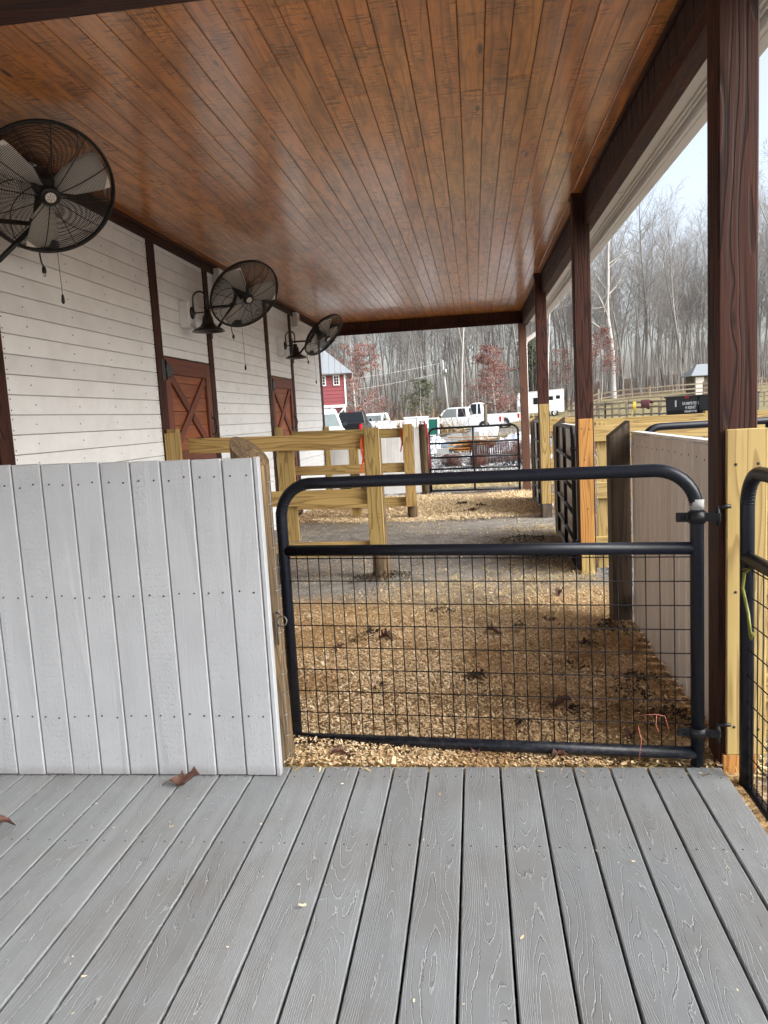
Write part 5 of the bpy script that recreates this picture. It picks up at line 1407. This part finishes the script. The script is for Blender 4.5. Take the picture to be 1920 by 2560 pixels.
def railfence(name, label, pts, posth, rails, mat='fence_grey_wood', sp=2.4, thick=.09, group='weathered paddock fences', lean=.02):
    t = thing(name, label, 'fence', (*pts[0], hz(*pts[0])), group)
    for a, b_ in zip(pts, pts[1:]):
        a = V((*a, 0)); b_ = V((*b_, 0)); L = (b_-a).length; n = max(1, round(L/sp)); prev = None
        for i in range(n+1):
            q = a+(b_-a)*i/n; z = hz(q.x, q.y)
            m = MB(); l_ = lean*random.uniform(-1, 1)
            m.board((q.x, q.y, z-.2), (q.x+l_, q.y, z+posth), thick*random.uniform(.8, 1.2), thick, up=(1, 0, 0)); m.build('post', mat, t)
            if prev is not None:
                p_, pz = prev
                for r_ in rails:
                    m = MB(); m.board((p_.x, p_.y-.06, pz+r_+.03*random.uniform(-1, 1)), (q.x, q.y-.06, z+r_+.03*random.uniform(-1, 1)), .11, .035); m.build('rail', mat, t)
            prev = (q, z)
railfence('rail_fence', 'weathered split rail fence climbing the slope before the woods', [(9.5, 76), (21.5, 75.5), (34, 74)], 1.45, (.45, .85, 1.3), sp=2.6)
railfence('rail_fence', 'nearer low rail fence on the slope behind the dumpster', [(10.2, 66), (20, 63), (34, 60)], 1.2, (.45, .85, 1.15), sp=2.6)
railfence('rail_fence', 'old crooked close posted fence left of the dumpster', [(6.9, 58), (9.0, 54.5), (12.3, 51)], 1.2, (.3, .75, 1.1), sp=.62, thick=.12, lean=.12)
railfence('rail_fence', 'dark wooden fence section right of the horse trailer', [(9.6, 84), (12.6, 80)], 1.5, (.4, .8, 1.25), sp=.8, thick=.14, lean=.05)
railfence('rail_fence', 'tan board fence seen through the gap at the right edge of the photo', [(19, 40), (26, 38), (36, 36)], 1.4, (.4, .85, 1.3), sp=2.4)
t = thing('rope_coil', 'yellow rope hung on the old crooked fence', 'rope', (10.55, 52.6, hz(10.5, 52.6)))
m = MB(); gz = hz(10.5, 52.6)
for i in range(3): m.tube([(10.5+.05*i, 52.45, gz+1.15), (10.47+.05*i, 52.4, gz+.75), (10.5+.05*i, 52.4, gz+.5+.03*i), (10.53+.05*i, 52.4, gz+.75), (10.55+.05*i, 52.45, gz+1.15)], .02, 5)
m.tube([(10.5, 52.4, gz+.6), (10.35, 52.3, gz+.25), (10.1, 52.2, gz+.03)], .02, 5); m.build('rope', 'yellow_rope', t)
t = thing('saddle_rug', 'dark red rug hung over the old crooked fence', 'rug', (11.1, 51.9, hz(11, 52)))
gz = hz(11, 52); rows = []
for i in range(9):
    u_ = i/8; rows.append([(10.85+.42*u_, 51.85-.5*u_-.12+.03*math.sin(9*u_), gz+.68+.07*math.sin(5*u_)), (10.85+.42*u_, 51.85-.5*u_-.13, gz+.9), (10.85+.42*u_, 51.85-.5*u_-.03, gz+1.22), (10.85+.75*u_, 51.95-.5*u_, gz+1.0)])
m = MB(); m.grid(rows); o = m.build('rug', 'tack_red', t); sm_ = o.modifiers.new('t', 'SOLIDIFY'); sm_.thickness = .03
# utility pole with wires
px, py = -2.95, 85; gz = hz(px, py)
t = thing('utility_pole', 'tall pale utility pole with transformer in front of the woods', 'pole', (px, py, gz))
MB().tube([(px+.14, py, gz-.3), (px-.28, py, gz+6.6)], [.15, .10], 10).build('pole', 'pole_grey', t)
MB().lathe([(0, .0), (.16, .02), (.17, .6), (.1, .66), (0, .67)], (px-.02, py-.25, gz+4.95), n=14).build('transformer', 'galvanised', t)
MB().board((px-.62, py, gz+6.2), (px+.1, py, gz+6.2), .1, .08).tube([(px-.55, py, gz+6.25), (px-.55, py, gz+6.42)], .05, 6).tube([(px+.02, py, gz+6.25), (px+.02, py, gz+6.42)], .05, 6).build('crossarm', 'pole_grey', t)
for k_, (z1, z2) in enumerate(((6.35, 4.4), (5.3, 3.1))):
    pts = [V((px-.3, py, gz+z1))*(1-q)+V((px-17, py-12, gz+z2))*q-V((0, 0, 1.6*q*(1-q))) for q in np.linspace(0, 1, 16)]
    tag(MB().tube(pts, .022, 4).build('power_line', 'galvanised'), ['upper power line running left from the utility pole', 'lower power line running left from the utility pole'][k_], 'wire')

# ------------------------------------------------------------------ trees
def gen_tree(seed, H, r0, first=.35, nb=20, spread=.35, depth=3, kink=.03, twigs=3, bl=.30):
    r = random.Random(seed); seg = []
    def grow(p, d_, L, rad, lev):
        n = {0: 12, 1: 5, 2: 4, 3: 3}[lev]; pts = [p]; rads = [rad]; q = p.copy(); dd_ = d_.copy()
        for i in range(n):
            dd_ = (dd_+V((r.gauss(0, kink*(1+lev*2.2)), r.gauss(0, kink*(1+lev*2.2)), .05*lev))).normalized()
            q = q+dd_*L/n; pts.append(q.copy()); rads.append(max(.006, rad*(1-.88*(i+1)/n)))
        for i in range(n): seg.append((pts[i], pts[i+1], rads[i], rads[i+1], lev))
        if lev >= depth: return
        cnt = nb if lev == 0 else (7 if lev == 1 else twigs)
        for k_ in range(cnt):
            f_ = (first+(1-first)*(k_+r.random())/cnt) if lev == 0 else (.2+.8*(k_+r.random())/cnt)
            i = min(n-1, int(f_*n)); b = pts[i].lerp(pts[i+1], f_*n-i) if f_*n-i <= 1 else pts[i+1]
            a = r.uniform(0, 2*PI); axis = pts[i+1]-pts[i]; axis.normalize()
            o_ = axis.orthogonal().normalized(); o_ = Matrix.Rotation(a, 3, axis) @ o_
            sp = spread*(1.5 if lev == 0 else 1.3)*r.uniform(.6, 1.25)
            nd = (axis*(1 if lev == 0 else 1)+o_*sp*1.6).normalized()
            LL = (H*bl*(1-.55*(f_-first)/(1-first+1e-6)) if lev == 0 else L*.5)*r.uniform(.6, 1.1)
            grow(b, nd, LL, max(.008, rads[i]*(.42 if lev == 0 else .5)), lev+1)
    grow(V((0, 0, 0)), V((r.gauss(0, .02), r.gauss(0, .02), 1)), H, r0, 0)
    return seg
def seg_mesh(seg, seed, light=.3, off=(0, 0, 0)):
    n = len(seg); r = np.random.default_rng(seed)
    P0 = np.array([s_[0][:] for s_ in seg]); P1 = np.array([s_[1][:] for s_ in seg])
    R0 = np.array([s_[2] for s_ in seg]); R1 = np.array([s_[3] for s_ in seg]); lev = np.array([s_[4] for s_ in seg])
    D = P1-P0; D /= np.linalg.norm(D, axis=1)[:, None]+1e-9
    ref = np.where(np.abs(D[:, 2:3]) > .9, np.array([[1., 0, 0]]), np.array([[0, 0, 1.]]))
    U = np.cross(D, ref); U /= np.linalg.norm(U, axis=1)[:, None]+1e-9; W = np.cross(D, U)
    K = 4; vs = []
    for (P, R_) in ((P0, R0), (P1, R1)):
        for j in range(K):
            a = 2*PI*j/K; vs.append(P+(U*math.cos(a)+W*math.sin(a))*R_[:, None])
    v = np.stack(vs, 1).reshape(-1, 3)
    F = np.array([[j, (j+1) % K, K+(j+1) % K, K+j] for j in range(K)])
    f = ((np.arange(n)*2*K)[:, None, None]+F[None]).reshape(-1, 4)
    rid = np.clip(light+r.normal(0, .06, n)+np.where(lev == 0, .06, 0), 0, 1)
    return v, f, np.repeat(rid, 2*K)
def leaf_cloud(seg, seed, n, size, zmin=0, zmax=99, levs=(2, 3), jit=.25, flat=1.):
    r = np.random.default_rng(seed); S_ = [s_ for s_ in seg if s_[4] in levs and zmin < s_[0].z < zmax]
    idx = r.integers(0, len(S_), n); tt = r.random(n)
    c = np.array([(S_[i][0]*(1-q)+S_[i][1]*q)[:] for i, q in zip(idx, tt)])+r.normal(0, jit, (n, 3))*np.array([1, 1, flat])
    a = r.normal(0, 1, (n, 3)); a /= np.linalg.norm(a, axis=1)[:, None]; b = r.normal(0, 1, (n, 3)); b = np.cross(a, b); b /= np.linalg.norm(b, axis=1)[:, None]
    s_ = (size*r.uniform(.5, 1.3, n))[:, None]
    v = np.stack([c-a*s_, c-b*s_*.5, c+a*s_, c+b*s_*.5], 1).reshape(-1, 3); f = (np.arange(n)*4)[:, None]+np.array([[0, 1, 2, 3]])
    return v, f, np.repeat(r.random(n), 4)
# prototypes of bare trees
protos = []
for i in range(8):
    H_ = [20, 23, 18, 21, 24, 19, 22, 17][i]
    sg_ = gen_tree(100+i, H_, [.14, .17, .11, .13, .21, .10, .15, .09][i], first=[.38, .3, .45, .5, .35, .25, .42, .3][i], nb=[24, 28, 22, 20, 30, 26, 24, 24][i], spread=[.35, .5, .33, .3, .55, .36, .42, .4][i], twigs=3, kink=.042)
    v, f, r_ = seg_mesh(sg_, i, light=[.28, .45, .2, .62, .33, .22, .5, .3][i])
    protos.append((v, f, r_, npmesh('bare_tree', v, f, r_, 'bark')))
rr_ = random.Random(42)
spots = []
for k_ in range(120):
    for _ in range(30):
        y = rr_.uniform(88, 116); x = rr_.uniform(-30, 46)*(y/100)
        if all((x-a)**2+(y-b_)**2 > 1.8**2 for a, b_, *_ in spots): break
    spots.append((x, y, rr_.uniform(.8, 1.15)))
for i, (x, y, s_) in enumerate(spots):
    me = protos[rr_.randrange(8)][3]
    o = link('bare_tree', me); o.location = (x, y, hz(x, y)-.1); o.scale = (s_, s_, s_); o.rotation_euler = (rr_.gauss(0, .035), rr_.gauss(0, .035), rr_.uniform(0, 6.28))
    tag(o, 'bare grey woodland tree at the edge of the woods', 'tree', 'bare trees of the wood behind the yard')
# the wood behind them, one mass
VV = []; FF = []; RR = []; off = 0
light_p = []
for i in range(5):
    sg_ = gen_tree(200+i, [19, 22, 17, 20, 23][i], [.13, .17, .11, .14, .16][i], first=[.35, .3, .4, .3, .45][i], nb=26, spread=.45, depth=2, twigs=3, kink=.045)
    light_p.append(seg_mesh(sg_, 50+i, light=[.2, .4, .3, .5, .25][i]))
for k_ in range(440):
    y = rr_.uniform(104, 165); x = rr_.uniform(-40, 66)*(y/110); v, f, r_ = light_p[k_ % 5]
    a = rr_.uniform(0, 6.28); s_ = rr_.uniform(.8, 1.2); ca_, sa_ = math.cos(a)*s_, math.sin(a)*s_
    lx_, ly_ = rr_.gauss(0, .05), rr_.gauss(0, .03)
    vv = np.stack([v[:, 0]*ca_-v[:, 1]*sa_+x+lx_*v[:, 2], v[:, 0]*sa_+v[:, 1]*ca_+y+ly_*v[:, 2], v[:, 2]*s_+hz(x, y)-.1], 1)
    VV.append(vv); FF.append(f+off); RR.append(np.clip(r_+rr_.uniform(-.12, .25), 0, 1)); off += len(v)
tag(link('far_woods', npmesh('far_woods', np.concatenate(VV), np.concatenate(FF), np.concatenate(RR), 'bark')), 'dense bare winter woods filling the background', None, None, 'stuff')
# thin undergrowth at the wood edge
VV = []; FF = []; RR = []; off = 0
for k_ in range(420):
    y = rr_.uniform(86, 108); x = rr_.uniform(-30, 46)*(y/100); v, f, r_ = light_p[k_ % 5]; s_ = rr_.uniform(.16, .42)
    a = rr_.uniform(0, 6.28); ca_, sa_ = math.cos(a)*s_*1.1, math.sin(a)*s_*1.1
    VV.append(np.stack([v[:, 0]*ca_-v[:, 1]*sa_+x, v[:, 0]*sa_+v[:, 1]*ca_+y, v[:, 2]*s_+hz(x, y)-.05], 1)); FF.append(f+off); RR.append(np.clip(r_*.8+rr_.uniform(-.1, .2), 0, 1)); off += len(v)
tag(link('undergrowth', npmesh('undergrowth', np.concatenate(VV), np.concatenate(FF), np.concatenate(RR), 'bark')), 'thin leafless saplings and brush along the wood edge', None, None, 'stuff')
# single trees one can point at
def special(name, label, x, y, H, r0, seed, leafmat=None, nleaf=0, lsize=.1, zr=(0, 99), light=.4, first=.2, nb=22, spread=.45, levs=(2, 3), jit=.25, flat=1., kink=.03, cat='tree', bl=.30):
    z = hz(x, y)-.1; sg_ = gen_tree(seed, H, r0, first=first, nb=nb, spread=spread, kink=kink, bl=bl)
    t = thing(name, label, cat, (x, y, z))
    for nm, ls in (('trunk', (0,)), ('crown', (1, 2, 3))):
        v, f, r_ = seg_mesh([s_ for s_ in sg_ if s_[4] in ls], seed, light); link(nm, npmesh(nm, v, f, r_, 'bark'), t)
    if leafmat:
        v, f, r_ = leaf_cloud(sg_, seed, nleaf, lsize, *zr, levs=levs, jit=jit, flat=flat); link('leaves', npmesh('leaves', v, f, r_, leafmat), t)
special('oak_tree', 'oak holding red brown leaves behind the white pickups', 2.0, 72, 7.2, .12, 301, 'red_leaf', 11000, .066, (.9, 7.4), .55, .10, 34, 2.2, (1, 2, 3), .12, .3, bl=.42)
special('oak_tree', 'tree with reddish leaves right beside the red barn', -10.9, 70, 9.0, .17, 302, 'red_leaf', 11000, .07, (.6, 8), .6, .06, 26, 2.2, (1, 2, 3), .12, .3, bl=.5)
special('oak_tree', 'small red leaved tree behind the big pale trunk at right', 13.8, 86, 8.0, .10, 303, 'red_leaf', 3000, .08, (2.0, 7.8), .4, .3, 20, .8, (2, 3), .2, .6)
special('oak_tree', 'thin red leaved sapling beyond the third porch post', 9.9, 88, 7.0, .08, 306, 'red_leaf', 1500, .08, (3, 7), .4, .3, 16, .7, (2, 3), .2, .6)
special('pine_tree', 'young green pine at the wood edge left of the utility pole', -5.6, 79, 4.8, .07, 304, 'pine_needle', 3600, .08, (1.0, 4.8), .3, .25, 15, 2.4, (1, 2, 3), .10, .3, bl=.55)
special('pine_tree', 'dark green pine showing between the two farthest porch posts', 7.0, 92, 9.0, .14, 307, 'pine_needle', 14000, .12, (1.0, 8.5), .2, .1, 30, 1.0, (1, 2, 3), .2, .5)
special('sycamore_tree', 'tall forked tree with thick pale trunk beside the first porch post', 15.6, 89, 21.5, .42, 305, None, light=.66, first=.30, nb=11, spread=.62, kink=.07)
special('birch_tree', 'pale slender trunk beyond the third porch post', 8.2, 86, 17, .13, 308, None, light=.85, first=.5, nb=12, spread=.4)
special('birch_tree', 'pale slender trunk just right of the utility pole', -1.4, 87, 19, .15, 309, None, light=.8, first=.5, nb=12, spread=.35)
special('roadside_tree', 'bare dark tree showing at the right edge beyond the porch post', 21.5, 52, 17, .16, 310, None, light=.4, first=.25, nb=20, spread=.5)
print('objects', len(bpy.data.objects))
